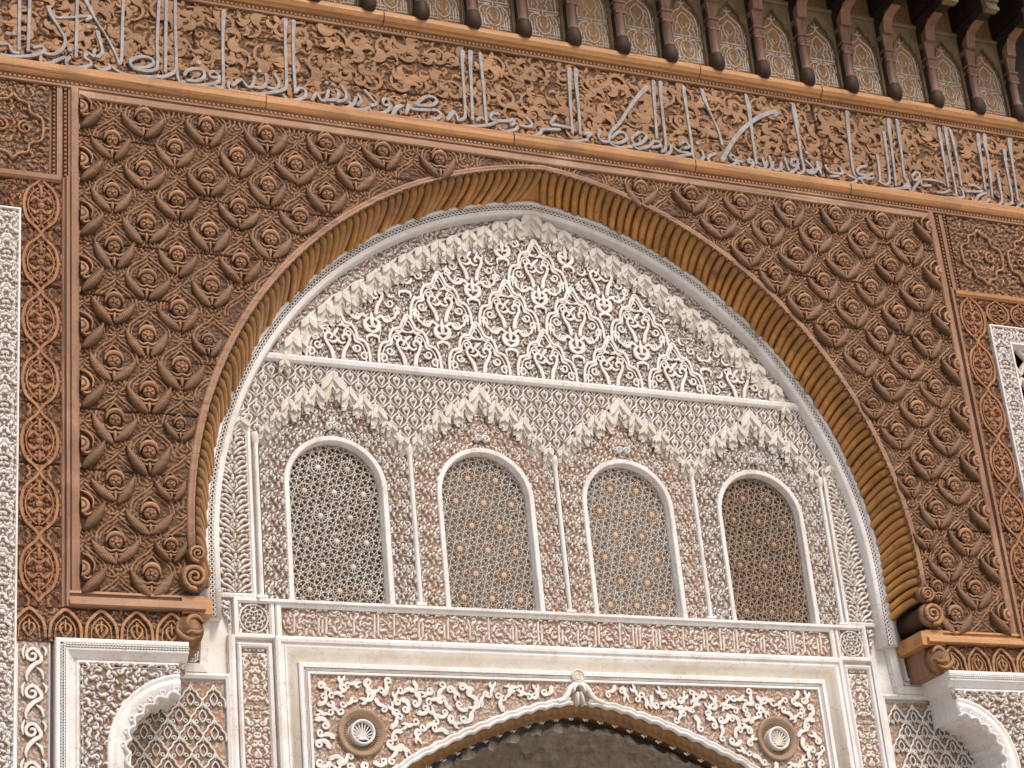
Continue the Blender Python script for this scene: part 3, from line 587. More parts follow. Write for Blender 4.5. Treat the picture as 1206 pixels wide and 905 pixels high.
LET=[[-2904,3330,8,-2904,3187,8,-2905,3031,8,-2905,2876,8],
[-2853,3330,8,-2853,3197,8,-2856,3040,8,-2859,2880,8],
[-2757,3168,12,-2744,3124,11,-2700,3048,8,-2670,2981,8,-2683,2927,8,-2726,2883,8,-2773,2880,8,-2782,2899,8],
[-2718,3108,4,-2639,3125,4,-2560,3148,7,-2538,3147,9,-2560,3122,5],
[-2998,2829,8,-2922,2833,8,-2846,2851,8,-2795,2876,8,-2773,2900,8,-2791,2918,8,-2829,2906,8],
[-2999,2895,8,-2957,2900,8,-2939,2860,8,-2905,2858,8],
[-2968,2965,11,-2962,2965,11],
[-2934,2969,11,-2929,2969,11],
[-2650,2926,14,-2643,2926,14],
[-2554,3081,11,-2549,3082,11],
[-2519,3087,11,-2514,3087,11],
[-2608,3330,8,-2608,3245,8,-2611,3086,8,-2615,2883,8],
[-2564,3330,12,-2564,3253,12,-2542,3204,12,-2507,3127,6,-2455,3042,6,-2411,2945,7,-2390,2881,7],
[-2365,3330,8,-2365,3292,8,-2372,3110,8,-2378,2930,8,-2390,2881,8],
[-2503,3059,14,-2490,3004,9,-2478,2944,8,-2500,2908,8,-2522,2920,8,-2517,2947,8],
[-2522,2904,8,-2552,2920,8,-2570,2891,8,-2539,2870,8,-2548,2843,8,-2605,2823,8,-2657,2824,8,-2665,2848,8,-2648,2877,8],
[-2794,2856,8,-2790,2821,8,-2743,2826,8,-2700,2857,8,-2670,2873,8],
[-2518,2853,8,-2483,2829,8,-2443,2851,8,-2447,2871,8],
[-2430,2859,8,-2377,2827,8,-2307,2823,8,-2235,2831,8,-2163,2843,8],
[-2324,2877,8,-2332,2912,8,-2278,2948,8,-2224,2947,8,-2211,2918,8,-2252,2885,8,-2315,2874,8],
[-2315,2869,8,-2262,2862,8,-2208,2877,8,-2189,2906,8,-2188,3059,8,-2179,3221,8,-2172,3330,8,-2172,3330,8],
[-2131,3330,8,-2131,3338,8,-2139,3175,8,-2147,2877,8],
[-2085,3330,8,-2085,3347,8,-2088,3184,8,-2087,3025,8,-2090,2908,8,-2118,2867,8,-2173,2836,8],
[-2086,2888,8,-2074,2827,8,-2047,2832,8],
[-1820,3327,9,-1821,3300,12,-1828,3179,8,-1833,3017,8,-1835,2868,8,-1846,2829,8,-1873,2835,8,-1887,2838,8],
[-2045,2874,8,-2031,2903,8,-1985,2926,8,-1944,2918,8,-1940,2881,8,-1978,2849,8,-2032,2845,8],
[-2046,2832,8,-2033,2818,8,-1978,2822,8,-1914,2839,8,-1867,2862,8,-1857,2896,8,-1879,2924,8,-1907,2914,8,-1903,2888,8,-1862,2890,8],
[-1973,2966,14,-1965,2966,14],
[-1807,2873,8,-1804,2831,8,-1740,2821,8,-1647,2826,8,-1561,2851,8,-1504,2877,8,-1485,2918,8,-1482,3080,8,-1477,3244,8,-1472,3328,12],
[-1785,2856,8,-1737,2901,8,-1706,2864,8,-1678,2869,8,-1661,2930,8],
[-1678,2869,8,-1626,2867,8,-1596,2909,8,-1599,2957,11],
[-1598,2877,8,-1551,2874,8,-1526,2911,8,-1547,2966,11],
[-1674,2965,12,-1668,2965,12],
[-1636,2972,12,-1630,2972,12],
[-1425,3331,12,-1434,3197,8,-1438,3033,8,-1437,2883,8],
[-1438,2872,8,-1412,2903,8,-1380,2893,8,-1387,2849,8,-1440,2821,8,-1487,2821,8,-1505,2845,8],
[-1345,2835,8,-1318,2887,8,-1296,2848,8,-1267,2853,8,-1249,2915,8],
[-1267,2853,8,-1209,2863,8,-1191,2914,8,-1205,2933,8],
[-1200,2853,8,-1155,2872,8,-1148,2911,8,-1170,2956,11],
[-1239,2831,8,-1202,2810,8,-1143,2825,8,-1108,2853,8,-1090,2899,8],
[-1259,2962,11,-1253,2962,11],
[-1224,2957,11,-1218,2957,11],
[-1127,2860,8,-1119,2824,8,-1056,2823,8,-1021,2845,8],
[-1084,2851,8,-1062,2882,8,-1080,2917,11],
[-1038,2951,12,-993,2899,8,-975,2875,8,-1010,2858,8],
[-1016,2835,8,-989,2813,8,-918,2835,8,-896,2877,8,-908,2918,8,-933,2909,8,-930,2877,8,-895,2882,8],
[-885,2818,8,-856,2872,11,-820,2889,8],
[-804,2842,8,-780,2901,11,-762,2877,8,-661,2888,8],
[-744,2907,8,-685,2966,8,-633,2977,8,-615,2950,8,-658,2915,8,-739,2908,8],
[-645,2890,8,-620,2894,8,-597,2871,8,-614,2841,8,-649,2840,8],
[-730,2838,8,-707,2809,8,-656,2823,8],
[-654,2840,8,-616,2813,8,-546,2808,8,-454,2817,8,-372,2830,8,-298,2853,8,-243,2884,8,-180,2894,8],
[-559,2844,8,-518,2900,12,-500,2876,8,-492,2849,8,-460,2866,8,-447,2906,8,-440,3096,8,-437,3232,9,-427,3313,14],
[-379,3321,14,-387,3241,11,-393,3104,8,-407,2869,8],
[-318,3315,12,-320,3230,9,-319,3095,8,-323,2893,8,-319,2850,8],
[-239,2929,8,-281,2928,8,-294,2893,8,-254,2883,8,-191,2893,8],
[-379,2868,8,-356,2888,8,-337,2880,8],
[-181,2889,8,-158,2909,8,-150,2888,8,-172,2868,8],
[-248,2839,8,-218,2822,8,-155,2838,8,-131,2863,8],
[-67,2935,11,-39,2895,8,-68,2874,8,-114,2877,8],
[-78,2822,8,-32,2818,8,8,2847,8,27,2872,8,134,2889,8],
[241,3316,12,233,3246,11,220,3061,8,213,2879,8],
[284,3318,12,275,3242,11,271,3058,8,261,2881,8],
[117,2976,8,79,2919,8,121,2915,8,200,2910,8],
[4,2812,8,26,2821,8,110,2818,8,206,2822,8,305,2848,8],
[288,2885,8,333,2898,8,307,2866,8],
[389,2918,11,379,2877,8,403,2852,8,447,2859,8],
[742,3275,13,677,3206,10,597,3100,8,529,2997,8,466,2930,8,444,2881,8,456,2844,8,508,2829,8,587,2847,8],
[461,2884,8,510,2932,8,553,2927,8,554,2887,8,501,2856,8,457,2855,8],
[607,2918,8,656,2955,8,692,2938,8,670,2894,8,611,2862,8,593,2893,8,607,2918,8],
[594,2860,8,629,2837,8,699,2865,8,737,2905,8,771,2904,8,779,2883,8,721,2862,8],
[791,3325,12,783,3247,11,771,3071,8,761,2931,8],
[839,3327,12,829,3255,11,822,3079,8,814,2882,8,784,2844,8],
[701,2836,8,724,2806,8,792,2816,8,841,2852,8,848,2899,9],
[868,2885,8,898,2861,8,965,2860,8],
[942,2937,9,905,2908,8],
[954,2939,8,972,2907,8,936,2890,8],
[870,2823,8,917,2835,8,976,2856,8],
[992,3324,11,990,3270,11,991,3118,8,991,2921,8,990,2841,8,1026,2812,8,1060,2851,8,1054,2891,8],
[1029,2939,12,1036,2939,12],
[1117,3322,12,1125,3258,14,1152,3168,7,1187,3056,8,1200,2954,8],
[1183,2846,12,1258,2962,11,1344,3069,11,1412,3133,10,1479,3185,11,1569,3235,11,1631,3252,12,1601,3217,7],
[1421,3336,11,1426,3260,14,1423,3129,10,1419,2999,8,1417,2858,8],
[1144,2886,8,1094,2856,8,1099,2816,8,1177,2805,8,1248,2822,8,1281,2855,8,1264,2893,8,1239,2878,8,1265,2859,8,1322,2856,8],
[1288,2862,8,1303,2813,8,1374,2823,8,1397,2861,8,1378,2882,8,1357,2861,8,1402,2856,8],
[1410,2834,8,1468,2831,8,1493,2882,8],
[1468,2901,11,1480,2833,8,1515,2838,8,1535,2888,8],
[1517,2920,11,1527,2840,8,1574,2841,8,1593,2885,8],
[1585,2837,8,1635,2821,8,1681,2852,8,1710,2879,8],
[1623,2925,9,1639,2845,8],
[1670,2920,8,1707,2931,8,1706,2890,8,1663,2884,8,1670,2920,8],
[1751,3325,11,1750,3253,16,1749,3109,9,1746,2955,8,1748,2861,8,1701,2831,8],
[1767,2935,8,1817,2883,8,1764,2852,8,1812,2853,8,1849,2894,8,1851,2941,11,1866,2855,8],
[1786,2991,12,1793,2991,12],
[1821,2837,8,1863,2808,8,1996,2816,8,2081,2822,8,2117,2851,8,2067,2873,8],
[1907,2920,8,1935,2877,8,2019,2878,8,2015,2919,8],
[1930,2847,8,1991,2856,8],
[2138,3335,11,2128,3254,12,2116,3107,9,2105,2914,8,2120,2869,8],
[2204,2959,8,2152,2939,8,2132,2901,8,2179,2890,8,2244,2911,8],
[2131,2859,8,2201,2878,8,2236,2872,8],
[2443,3330,11,2433,3271,13,2425,3123,8,2403,2851,7],
[2505,3335,11,2501,3260,12,2493,3113,8,2479,2924,7,2495,2885,7,2454,2843,7,2410,2832,7],
[2387,3227,12,2381,3116,8,2365,2897,7,2328,2846,7,2279,2864,7],
[2302,3047,10,2302,2980,8,2290,2866,7],
[2189,2861,7,2240,2879,7],
[2154,2866,7,2162,2827,7,2238,2812,7,2333,2816,7,2487,2848,7,2494,2880,7],
[2577,2975,7,2537,2932,7,2553,2909,7,2598,2947,7,2577,2975,7],
[2499,2906,7,2502,2814,7,2543,2861,7,2598,2921,7,2601,2880,7,2667,2890,7],
[2676,2932,7,2761,2924,7,2779,2906,7],
[2610,2923,7,2676,2932,7],
[2592,2838,7,2618,2811,7,2738,2817,7,2883,2833,7,2905,2862,7,2889,2911,7],
[2820,3327,11,2815,3278,12,2810,3130,8,2799,2898,7],
[2869,3335,11,2864,3276,11,2857,3116,8,2851,2864,7,2827,2851,7],
[2903,3330,11,2910,3272,11,2911,3113,8,2903,2924,7],
[2702,2848,7,2756,2851,7,2806,2879,7],
[2959,2932,7,3005,2938,7,3058,2904,7,2927,2886,7],
[3119,3327,11,3108,3261,13,3103,3153,8,3084,2924,7],
[3172,3335,11,3159,3268,13,3158,3151,8,3128,2873,7],
[2963,2849,7,2977,2815,7,3022,2868,7,3084,2898,7],
[3018,2826,7,3055,2821,7,3107,2854,7,3083,2845,7],
[3210,3068,10,3205,2988,9,3198,2862,7,3155,2819,7,3111,2823,7],
[3303,3242,13,3293,3129,9,3284,2895,7,3261,2844,7,3213,2832,7],
[3364,3333,12,3356,3278,14,3346,3137,8,3325,2879,7],
[3299,2818,7,3355,2863,7,3368,2844,7,3391,2826,7]]

for L in LET:
    P = np.array(L, float).reshape(-1, 3) / 1000; c = P.mean(0); c[2] = 0
    n = 3 if len(P) > 2 else 2; P = cr(P, n) - c; P[:, 2] = np.clip(P[:, 2] * 1.05, .0062, .03)
    T_ = np.gradient(P[:, :2], axis=0); P[:, 2] *= .80 + .55 * np.abs(np.sin(np.arctan2(T_[:, 1], T_[:, 0]) + PI / 4)) ** 2 if len(L) > 6 else 1.
    mb = MB(); ribbon(mb, P, .007, sec=SECF, sink=.010)
    part('letter', mb.mesh('letter'), 'silver', fz, (c[0], -.0185, c[1]))

# ------------------------------------------------------------------ recessed stucco wall: base with openings
WX = (-1.245, -.418, .418, 1.245); WH, WS, WB = .243, .709, .090     # window centre x, half width, spring, sill
def win_outline(cx, hw, zb, zs, n=14): return [(cx - hw, zb)] + [(cx + hw * math.cos(a), zs + hw * math.sin(a)) for a in np.linspace(PI, 0, n)] + [(cx + hw, zb)]
PORT = [(0, -.405), (.10, -.415), (.22, -.437), (.43, -.50), (.65, -.585), (.9, -.70), (1.1, -.83), (1.3, -1.02)]
PX = [p[0] for p in PORT]; PZ_ = [p[1] for p in PORT]
def pz(x): return np.interp(np.abs(x), PX, PZ_)
bw = thing('tympanum_wall', 'plain white plaster ground of the recessed wall between the carved fields', 'wall', (0, D, -1))
m = MB(); pl = [(x, float(pz(x)) + .01) for x in np.linspace(-1.3, 1.3, 41)]
hs = [win_outline(cx, WH + .018, WB - .01, WS) for cx in WX]
prism(m, [(-2.75, GZ0), (-1.3, GZ0)] + pl + [(1.3, GZ0), (2.75, GZ0), (2.75, .2)] + [(x, z) for x, z in arch(2.30, .2, 18)[1:-1]][::-1] + [(-2.75, .2)], D + .012, D + .09, hs)
part('wall_sheet', m.mesh('wall_sheet'), 'plaster', bw)

# white rim of the arch with its braided edge
rim = thing('arch_rim', 'smooth white plaster rim with braided outer edge lining the wooden arch', 'moulding', (0, D, 0))
m = MB(); sweep(m, arch(2.06, -.03), [(.020, D + .02), (.020, D - .012), (.026, D - .030), (.029, D - .058), (.032, D - .062), (.054, D - .066), (.058, D - .064), (.060, D - .056), (.086, D - .062), (.088, D - .074), (.098, D - .078), (.112, D - .07), (.20, D)])
part('rim_moulding', m.mesh('rim_moulding', True), 'plaster', rim)
def offset(path, o):
    P = np.array(path, float); out = []
    for i in range(len(P)):
        d0 = P[i] - P[i - 1] if i else P[1] - P[0]; d1 = P[i + 1] - P[i] if i < len(P) - 1 else P[-1] - P[-2]
        d0 /= np.linalg.norm(d0); d1 /= np.linalg.norm(d1); n0 = np.array((-d0[1], d0[0])); n1 = np.array((-d1[1], d1[0])); nn = n0 + n1; nn /= max(1e-6, nn @ nn) / 2; out.append(P[i] + nn * o)
    return np.array(out)
def braid(mb, path, off, amp, per, w=.0045, h=.006):
    if len(path) < 8:                                               # straight runs: one braid for each side
        Q = offset(path, off)
        for p, q in zip(Q[:-1], Q[1:]): _braid(mb, [p, q], 0, amp, per, w, h)
        return mb
    return _braid(mb, path, off, amp, per, w, h)
def _braid(mb, path, off, amp, per, w, h):
    P = np.array(path, float); seg = np.linalg.norm(np.diff(P, axis=0), axis=1); S = np.r_[0, np.cumsum(seg)]; n = int(S[-1] / per) * 6
    s = np.linspace(0, S[-1], n); x = np.interp(s, S, P[:, 0]); z = np.interp(s, S, P[:, 1]); T = np.gradient(np.stack([x, z], 1), axis=0); T /= np.linalg.norm(T, axis=1)[:, None]
    Nn = np.stack([-T[:, 1], T[:, 0]], 1)
    for ph in (0, PI): ribbon(mb, np.stack([x, z], 1) + Nn * (off + amp * np.sin(2 * PI * s / per + ph))[:, None], h, w, sec=SEC4)
    return mb
m = MB(); braid(m, arch(2.06, -.03), .073, .0105, .046, .0036, .009); part('braid', m.mesh('braid', True), 'plaster', rim, (0, D - .060, 0), kind='stuff')
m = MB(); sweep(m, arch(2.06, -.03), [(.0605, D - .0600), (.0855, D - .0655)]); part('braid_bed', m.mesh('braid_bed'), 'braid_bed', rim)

# ------------------------------------------------------------------ upper tympanum
ut = thing('upper_tympanum', 'white stucco field of interlaced lobed arches under the stalactite cornice', 'stucco panel', (0, D, 1.41))
COR = [(0, 2.430), (.12, 2.385), (.27, 2.320), (.42, 2.255), (.57, 2.188), (.70, 2.12), (.83, 2.04), (.96, 1.945), (1.09, 1.855), (1.21, 1.765), (1.32, 1.665), (1.42, 1.55), (1.52, 1.415)]
CX_, CZ_ = [c[0] for c in COR], [c[1] for c in COR]
def corz(X): return np.interp(np.abs(X), CX_, CZ_, right=1.0)
def tymp(X, Z):
    return FLO_S(np.abs(X) * 1.12, Z * 1.12)
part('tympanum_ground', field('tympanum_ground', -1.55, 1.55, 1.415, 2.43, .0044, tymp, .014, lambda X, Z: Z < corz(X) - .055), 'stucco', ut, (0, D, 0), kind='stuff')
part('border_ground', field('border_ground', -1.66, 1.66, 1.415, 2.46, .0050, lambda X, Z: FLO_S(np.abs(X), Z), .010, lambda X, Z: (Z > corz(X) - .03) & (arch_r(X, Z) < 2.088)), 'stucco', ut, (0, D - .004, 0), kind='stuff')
lo = MB(); OUT = [(-.176, 0.0), (-.174, .06), (-.152, .115), (-.112, .130), (-.106, .165), (-.086, .205), (-.046, .220), (-.030, .255), (0, .300)]
OUT = OUT + [(-x, z) for x, z in OUT[:-1]][::-1]; OC = cr(OUT, 3)
ribbon(lo, OC, .013, w=.0088, sec=SECF); ribbon(lo, np.c_[OC[:, 0] * .88, OC[:, 1] * .90 - .004], .009, w=.0042, sec=SECF)
LOB = lo.mesh('lobed_arch')
def flat(P, h, n=4):
    m = MB(); ribbon(m, cr(P, n), h, sec=SECF); return m.mesh('curl')
vl = MB(); ribbon(vl, cr([(.026, -.085, .012), (.036, -.035, .0115), (.056, .002, .0092), (.068, .038, .0088), (.052, .062, .0085), (.030, .054, .008), (.030, .036, .007), (.040, .034, .005)], 4), .014, sec=SECF); VOL2 = vl.mesh('volute')
ly = MB()
for s in (-1, 1): ribbon(ly, cr([(0, -.04, .006), (s * .030, -.022, .012), (s * .036, .014, .010), (s * .014, .036, .006)], 4), 0.013, sec=SECF); ribbon(ly, cr([(s * .016, .03, .005), (s * .048, .052, .010), (s * .066, .030, .006)], 4), .011, sec=SECF)
ribbon(ly, cr([(0, -.01, .006), (0, .03, .012), (0, .07, .003)], 3), .014, sec=SECF); LILY = ly.mesh('lily')
C1 = flat(spiral(0, 0, .024, .008, PI, 1.2, 14, .0065, .0045), .010, 2); C2 = flat([(-.014, -.030, .003), (.004, -.012, .0088), (.006, .010, .0072), (-.010, .026, .003)], .010); C3 = flat([(0, -.03, .003), (-.016, -.006, .008), (.0, .016, .0095), (.016, .030, .003)], .011)
SPRAY = ((C1, .108, .045, 0, 1), (C1, .062, .128, 1.2, 1), (C2, .128, -.028, .3, 1), (C2, .112, .095, 2.2, 1), (C2, .030, .185, .5, 1), (C3, .0, .235, 0, 0), (C3, .0, .120, 0, 0), (C2, .095, -.055, 1.6, 1), (C2, .020, .075, 1.9, 1), (C1, .148, .0, 2.5, 1), (C2, .070, .180, 1.1, 1), (C3, .185, .115, .5, 1), (C2, .178, .19, 2.0, 1), (C1, .12, .235, 1.0, 1), (C2, .06, .285, 2.6, 1))
def tmotif(x, zb):
    if zb + .16 > corz(x) - .05: return
    if zb + .29 < corz(x) - .045: part('lobed_arch', LOB, 'stucco_fine', ut, (x, D - .013, zb), rnd.uniform(-.01, .01))
    zc = zb + .085
    for s in (-1, 1):
        if zc + .07 < corz(x + s * .06) - .06: part('volute', VOL2, 'stucco_fine', ut, (x, D - .013, zc), rnd.uniform(-.03, .03), (s, 1, 1))
    for me, dx, dz, ro, two in SPRAY:
        for s in ((-1, 1) if two else (1,)):
            px_, pz_ = x + s * dx, zb + .03 + dz
            if pz_ + .03 < corz(px_) - .06 and pz_ > 1.45: part('curl', me, 'stucco_fine', ut, (px_, D - .012, pz_), s * ro + rnd.uniform(-.15, .15), (s, 1, 1))
    if zb - .09 > 1.43: part('lily', LILY, 'stucco_fine', ut, (x, D - .012, zb - .065), 0, (1.1, 1, 1.1))
for r_, zb in enumerate((1.425, 1.71, 1.985)):
    for i in range(-4, 5):
        x = .402 * i + .011 + (.201 if r_ == 1 else 0)
        if abs(x) < 1.4: tmotif(x, zb)
for x, z in ((.201, 2.275 - .05), (-.19, 2.225)): part('lily', LILY, 'stucco_fine', ut, (x, D - .012, z - .03), 0, (1.1, 1, 1.1))
m = MB(); sweep(m, [(-1.69, 1.385), (1.69, 1.385)], [(-.006, D + .02), (-.006, D - .020), (.004, D - .030), (.024, D - .034), (.036, D - .026), (.036, D + .02)]); part('ledge', m.mesh('ledge'), 'plaster', ut)

# stalactite cells (vertical flutes with a pointed leaf on top, hollow below)
def cell_mesh(w, h, pro, tip):
    """stepped stalactite cell: pointed head, faceted prisms, small pointed niche below"""
    m = MB(); us = (-1, -.92, -.5, -.08, 0, .08, .5, .92, 1); fo = (0, .9, 1.5, .9, .0, .9, 1.5, .9, 0); vs = (0, .20, .22, .40, .56, .58, .80, .94, 1.); st = (.22, .30, .62, .60, .66, .92, .96, 1., .88)
    nu, nv = len(us), len(vs); V = []; rel = []
    for v, s_ in zip(vs, st):
        for i, (u, f_) in enumerate(zip(us, fo)):
            if .21 < v < .57: f_ = (0, .2, -.6, .7, 1.3, .7, -.6, .2, 0)[i]
            zt = -tip * abs(u) ** 1.1; zb = -h + .36 * h * max(0, 1 - abs(u) / .6) - .05 * h * (.4 < abs(u) < .8)
            V.append((u * w / 2, -(pro * s_ + .0052 * f_), zb + (zt - zb) * v)); rel.append(.15 + .55 * s_ + .3 * f_ if v > .1 else .1)
    n = len(V)
    for i in range(nu): V.append((V[(nv - 1) * nu + i][0], .004, V[(nv - 1) * nu + i][2] + .006)); rel.append(1.)
    for i in range(nu): V.append((V[i][0], .004, V[i][2] + .012)); rel.append(.0)
    Fc = [(j * nu + i, j * nu + i + 1, (j + 1) * nu + i + 1, (j + 1) * nu + i) for j in range(nv - 1) for i in range(nu - 1)]
    Fc += [((nv - 1) * nu + i, (nv - 1) * nu + i + 1, n + i + 1, n + i) for i in range(nu - 1)] + [(i + 1, i, n + nu + i, n + nu + i + 1) for i in range(nu - 1)]
    m.add(V, Fc, rel); return m.mesh('stalactite')
CELL = cell_mesh(.094, .125, .030, .032); CELLB = cell_mesh(.13, .175, .036, .075); CELLS = cell_mesh(.060, .075, .024, .022); CELLP = cell_mesh(.088, .135, .030, .055)
mc = thing('stalactite_cornice', 'cream stalactite cornice climbing to a point inside the white arch rim', 'cornice', (0, D, 1.42))
bm_ = MB(); cp = [(-x, z) for x, z in COR[::-1]] + COR[1:]
sweep(bm_, [(x, z - .035) for x, z in cp], [(-.075, D + .01), (-.065, D - .010), (-.01, D - .030), (.022, D - .028), (.036, D - .006), (.036, D + .01)]); part('bed_moulding', bm_.mesh('bed_moulding', True), 'niche', mc)
bm_ = MB(); sweep(bm_, [(x, z + .012 + .012 * (i % 2)) for i, (x, z) in enumerate([(float(x), float(corz(x))) for x in np.linspace(-1.52, 1.52, 49)])], [(-.014, D), (-.012, D - .014), (.0, D - .018), (.008, D - .010), (.008, D + .01)]); part('wavy_edge', bm_.mesh('wavy_edge', True), 'plaster', mc)
part('stalactite', CELLB, 'niche', mc, (0, D - .012, 2.475))
for sd in (-1, 1):
    x = .105
    while x < 1.50:
        z = float(corz(x)); part('stalactite', CELL, 'niche', mc, (sd * x, D - .014, z + .016 + rnd.uniform(-.005, .005)), rnd.uniform(-.03, .03), (rnd.uniform(.95, 1.05), 1, rnd.uniform(.95, 1.08)))
        z2 = float(corz(x + .048)); part('stalactite', CELLS, 'niche', mc, (sd * (x + .048), D - .016, z2 - .062), rnd.uniform(-.03, .03), (sd, 1, 1))
        x += .096

# ------------------------------------------------------------------ netted band above the window canopies
CAN = [(0, 1.322), (.06, 1.250), (.10, 1.238), (.17, 1.203), (.25, 1.150), (.415, .965)]
def canz(X):
    d = np.min(np.stack([np.abs(X - c) for c in WX]), 0); return np.interp(d, [c[0] for c in CAN], [c[1] for c in CAN])
nb_ = thing('netted_band', 'finely netted white stucco band between the ledge and the window canopies', 'stucco panel', (0, D, .98))
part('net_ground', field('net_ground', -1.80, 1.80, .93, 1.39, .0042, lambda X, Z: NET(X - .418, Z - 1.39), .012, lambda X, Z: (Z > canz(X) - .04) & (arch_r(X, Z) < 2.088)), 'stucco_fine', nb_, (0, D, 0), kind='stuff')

# ------------------------------------------------------------------ windows
def lattice(X, Z):
    h = np.zeros(X.shape)
    for k, (a, p) in enumerate(((15, .0235), (75, .0235), (135, .0235), (45, .0407), (105, .0407), (165, .0407))):
        a = math.radians(a); c = (X * math.cos(a) + Z * math.sin(a)) / p + .25 * k; f = np.abs(c - np.round(c)) * p
        h = np.maximum(h, np.clip(1.3 - f / .0026, 0, 1) * (.85 if k < 3 else 1.))
    d, th, hole = star_d(X, Z)
    return np.where(d < .037, np.where((d < .010) | (d > .034) | (np.cos(12 * th) < -.62), 1., 0.), h)
STARS = [(x, .072 + .132 * r) for r in range(6) for x in ((-.158, 0, .158) if r % 2 == 0 else (-.079, .079))]
def star_d(X, Z):
    best = np.full(X.shape, 9.); th = np.zeros(X.shape)
    for sx, sz in STARS:
        d = np.hypot(X - sx, Z - sz); t = d < best; best = np.where(t, d, best); th = np.where(t, np.arctan2(Z - sz, X - sx), th)
    return best, th, None
def in_win(X, Z, g=0.): return (np.abs(X) < WH + .012 - g) & (Z > -.01) & ((Z < WS - WB) | (np.hypot(X, Z - (WS - WB)) < WH + .012 - g))
LATM = field('lattice_screen', -.262, .262, -.006, .885, .0023, lattice, .014, lambda X, Z: in_win(X, Z) & (lattice(X, Z) > .15))
stm = MB()
for i in range(12):
    a = 2 * PI * (i + .5) / 12; ribbon(stm, [(.014 * math.cos(a), .014 * math.sin(a)), (.036 * math.cos(a), .036 * math.sin(a))], .005, w=.0016, sec=SEC4)
lathe(stm, [(.015, 0), (.013, .003), (0, .004)], 12, axis='y'); lathe(stm, [(.034, 0), (.035, .006), (.038, .006), (.039, 0)], 24, axis='y'); STARM = stm.mesh('star_rosette', True)
WL = ('leftmost arched window, pale star lattice over dark holes', 'second arched window from the left, beige lattice with orange stars', 'third arched window from the left, greyish lattice with faint orange stars', 'rightmost arched window, brown star lattice')
CANM = {}
for wi, cx in enumerate(WX):
    w = thing('arched_window', WL[wi], 'window', (cx, D, WB), 'four arched lattice windows')
    o = part('lattice_screen', LATM, 'lat%d' % (wi + 1), w, (cx, D + .040, WB))
    m = MB(); prism(m, win_outline(0, WH + .02, -.012, WS - WB), 0, .02); part('backing', m.mesh('backing'), 'shut%d' % (wi + 1), w, (cx, D + (.085 if wi == 0 else .058), WB))
    for sx, sz in STARS:
        if in_win(np.array(sx), np.array(sz), .035): sub('star_rosette', STARM, ('star1', 'star2', 'star2', 'star4')[wi], o, (sx, -.0135, sz), 0, (1, 1 if wi in (0, 3) else .4, 1))
    pth = win_outline(0, WH, 0, WS - WB, 22)
    m = MB(); sweep(m, pth, [(-.001, .055), (-.001, .030), (.004, .006), (.006, -.010), (.010, -.014), (.030, -.016), (.034, -.010), (.036, .02)]); part('frame', m.mesh('frame'), 'plaster', w, (cx, D, WB))
    # carved surround up to the canopy
    sur = field('surround_carving', cx - .40, cx + .40, WB, 1.30, .0046, lambda X, Z: FLO_V(np.abs(X - cx) - .02 * wi, Z + .13 * wi), .016,
                lambda X, Z: (Z < canz(X) - .07) & ((np.abs(X - cx) > WH + .024) | ((Z > WS) & (np.hypot(X - cx, Z - WS) > WH + .024))))
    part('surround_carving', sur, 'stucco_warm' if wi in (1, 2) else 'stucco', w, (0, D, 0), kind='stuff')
    cm = MB()
    for s in (-1, 1): ribbon(cm, spiral(s * .022, .02, .020, .006, PI if s > 0 else 0, -s * 1.2, 16, .006, .005), .024)
    part('crest_curls', cm.mesh('crest_curls', True), 'plaster', w, (cx, D - .010, 1.012))
    # stalactite canopy
    cn = MB(); cpt = [(-x, z - .030) for x, z in CAN[::-1]] + [(x, z - .030) for x, z in CAN[1:]]
    sweep(cn, cpt, [(-.066, D + .01), (-.055, D - .008), (-.008, D - .020), (.014, D - .022), (.022, D - .014), (.024, D + .01)])
    c_ = part('canopy', cn.mesh('canopy', True), 'niche', w, (cx, 0, 0))
    for x, k_ in ((0, 2), (.088, 1), (.165, 1), (.243, 1), (.315, 0), (.375, 0)):
        for s in ((-1, 1) if x else (1,)):
            z = float(np.interp(x, [c[0] for c in CAN], [c[1] for c in CAN]))
            sub('stalactite', (CELLS, CELLP, CELLB)[k_], 'niche', c_, (s * x, D - .014, z + (.018 if k_ else -.006)), rnd.uniform(-.03, .03), (s, 1, 1))
            if k_: sub('stalactite', CELLS, 'niche', c_, (s * (x + .042), D - .018, z - .072), rnd.uniform(-.04, .04), (s * .9, 1, .9))
# slim colonnettes between the windows
CN = ('beside the left pier panel', 'between the first and second window', 'between the second and third window', 'between the third and fourth window', 'beside the right pier panel')
for i, x in enumerate((-1.662, -.832, .0, .832, 1.662)):
    c = thing('colonnette', 'slim white plaster colonnette ' + CN[i], 'colonnette', (x, D, WB), 'slim colonnettes of the window arcade')
    m = MB(); lathe(m, [(.0135, .012), (.0135, .84)], 8, 0, 0, 0, sy=1.5); part('shaft', m.mesh('shaft', True), 'plaster', c, (x, D - .006, WB)); m = MB(); lathe(m, [(.014, .0), (.022, .03), (.026, .06), (.020, .075)], 8); part('cap', m.mesh('cap', True), 'niche', c, (x, D - .008, .895))
    m = MB(); m.box(x - .027, x + .027, D - .030, D + .01, WB, WB + .014); part('base', m.mesh('base'), 'plaster', c)
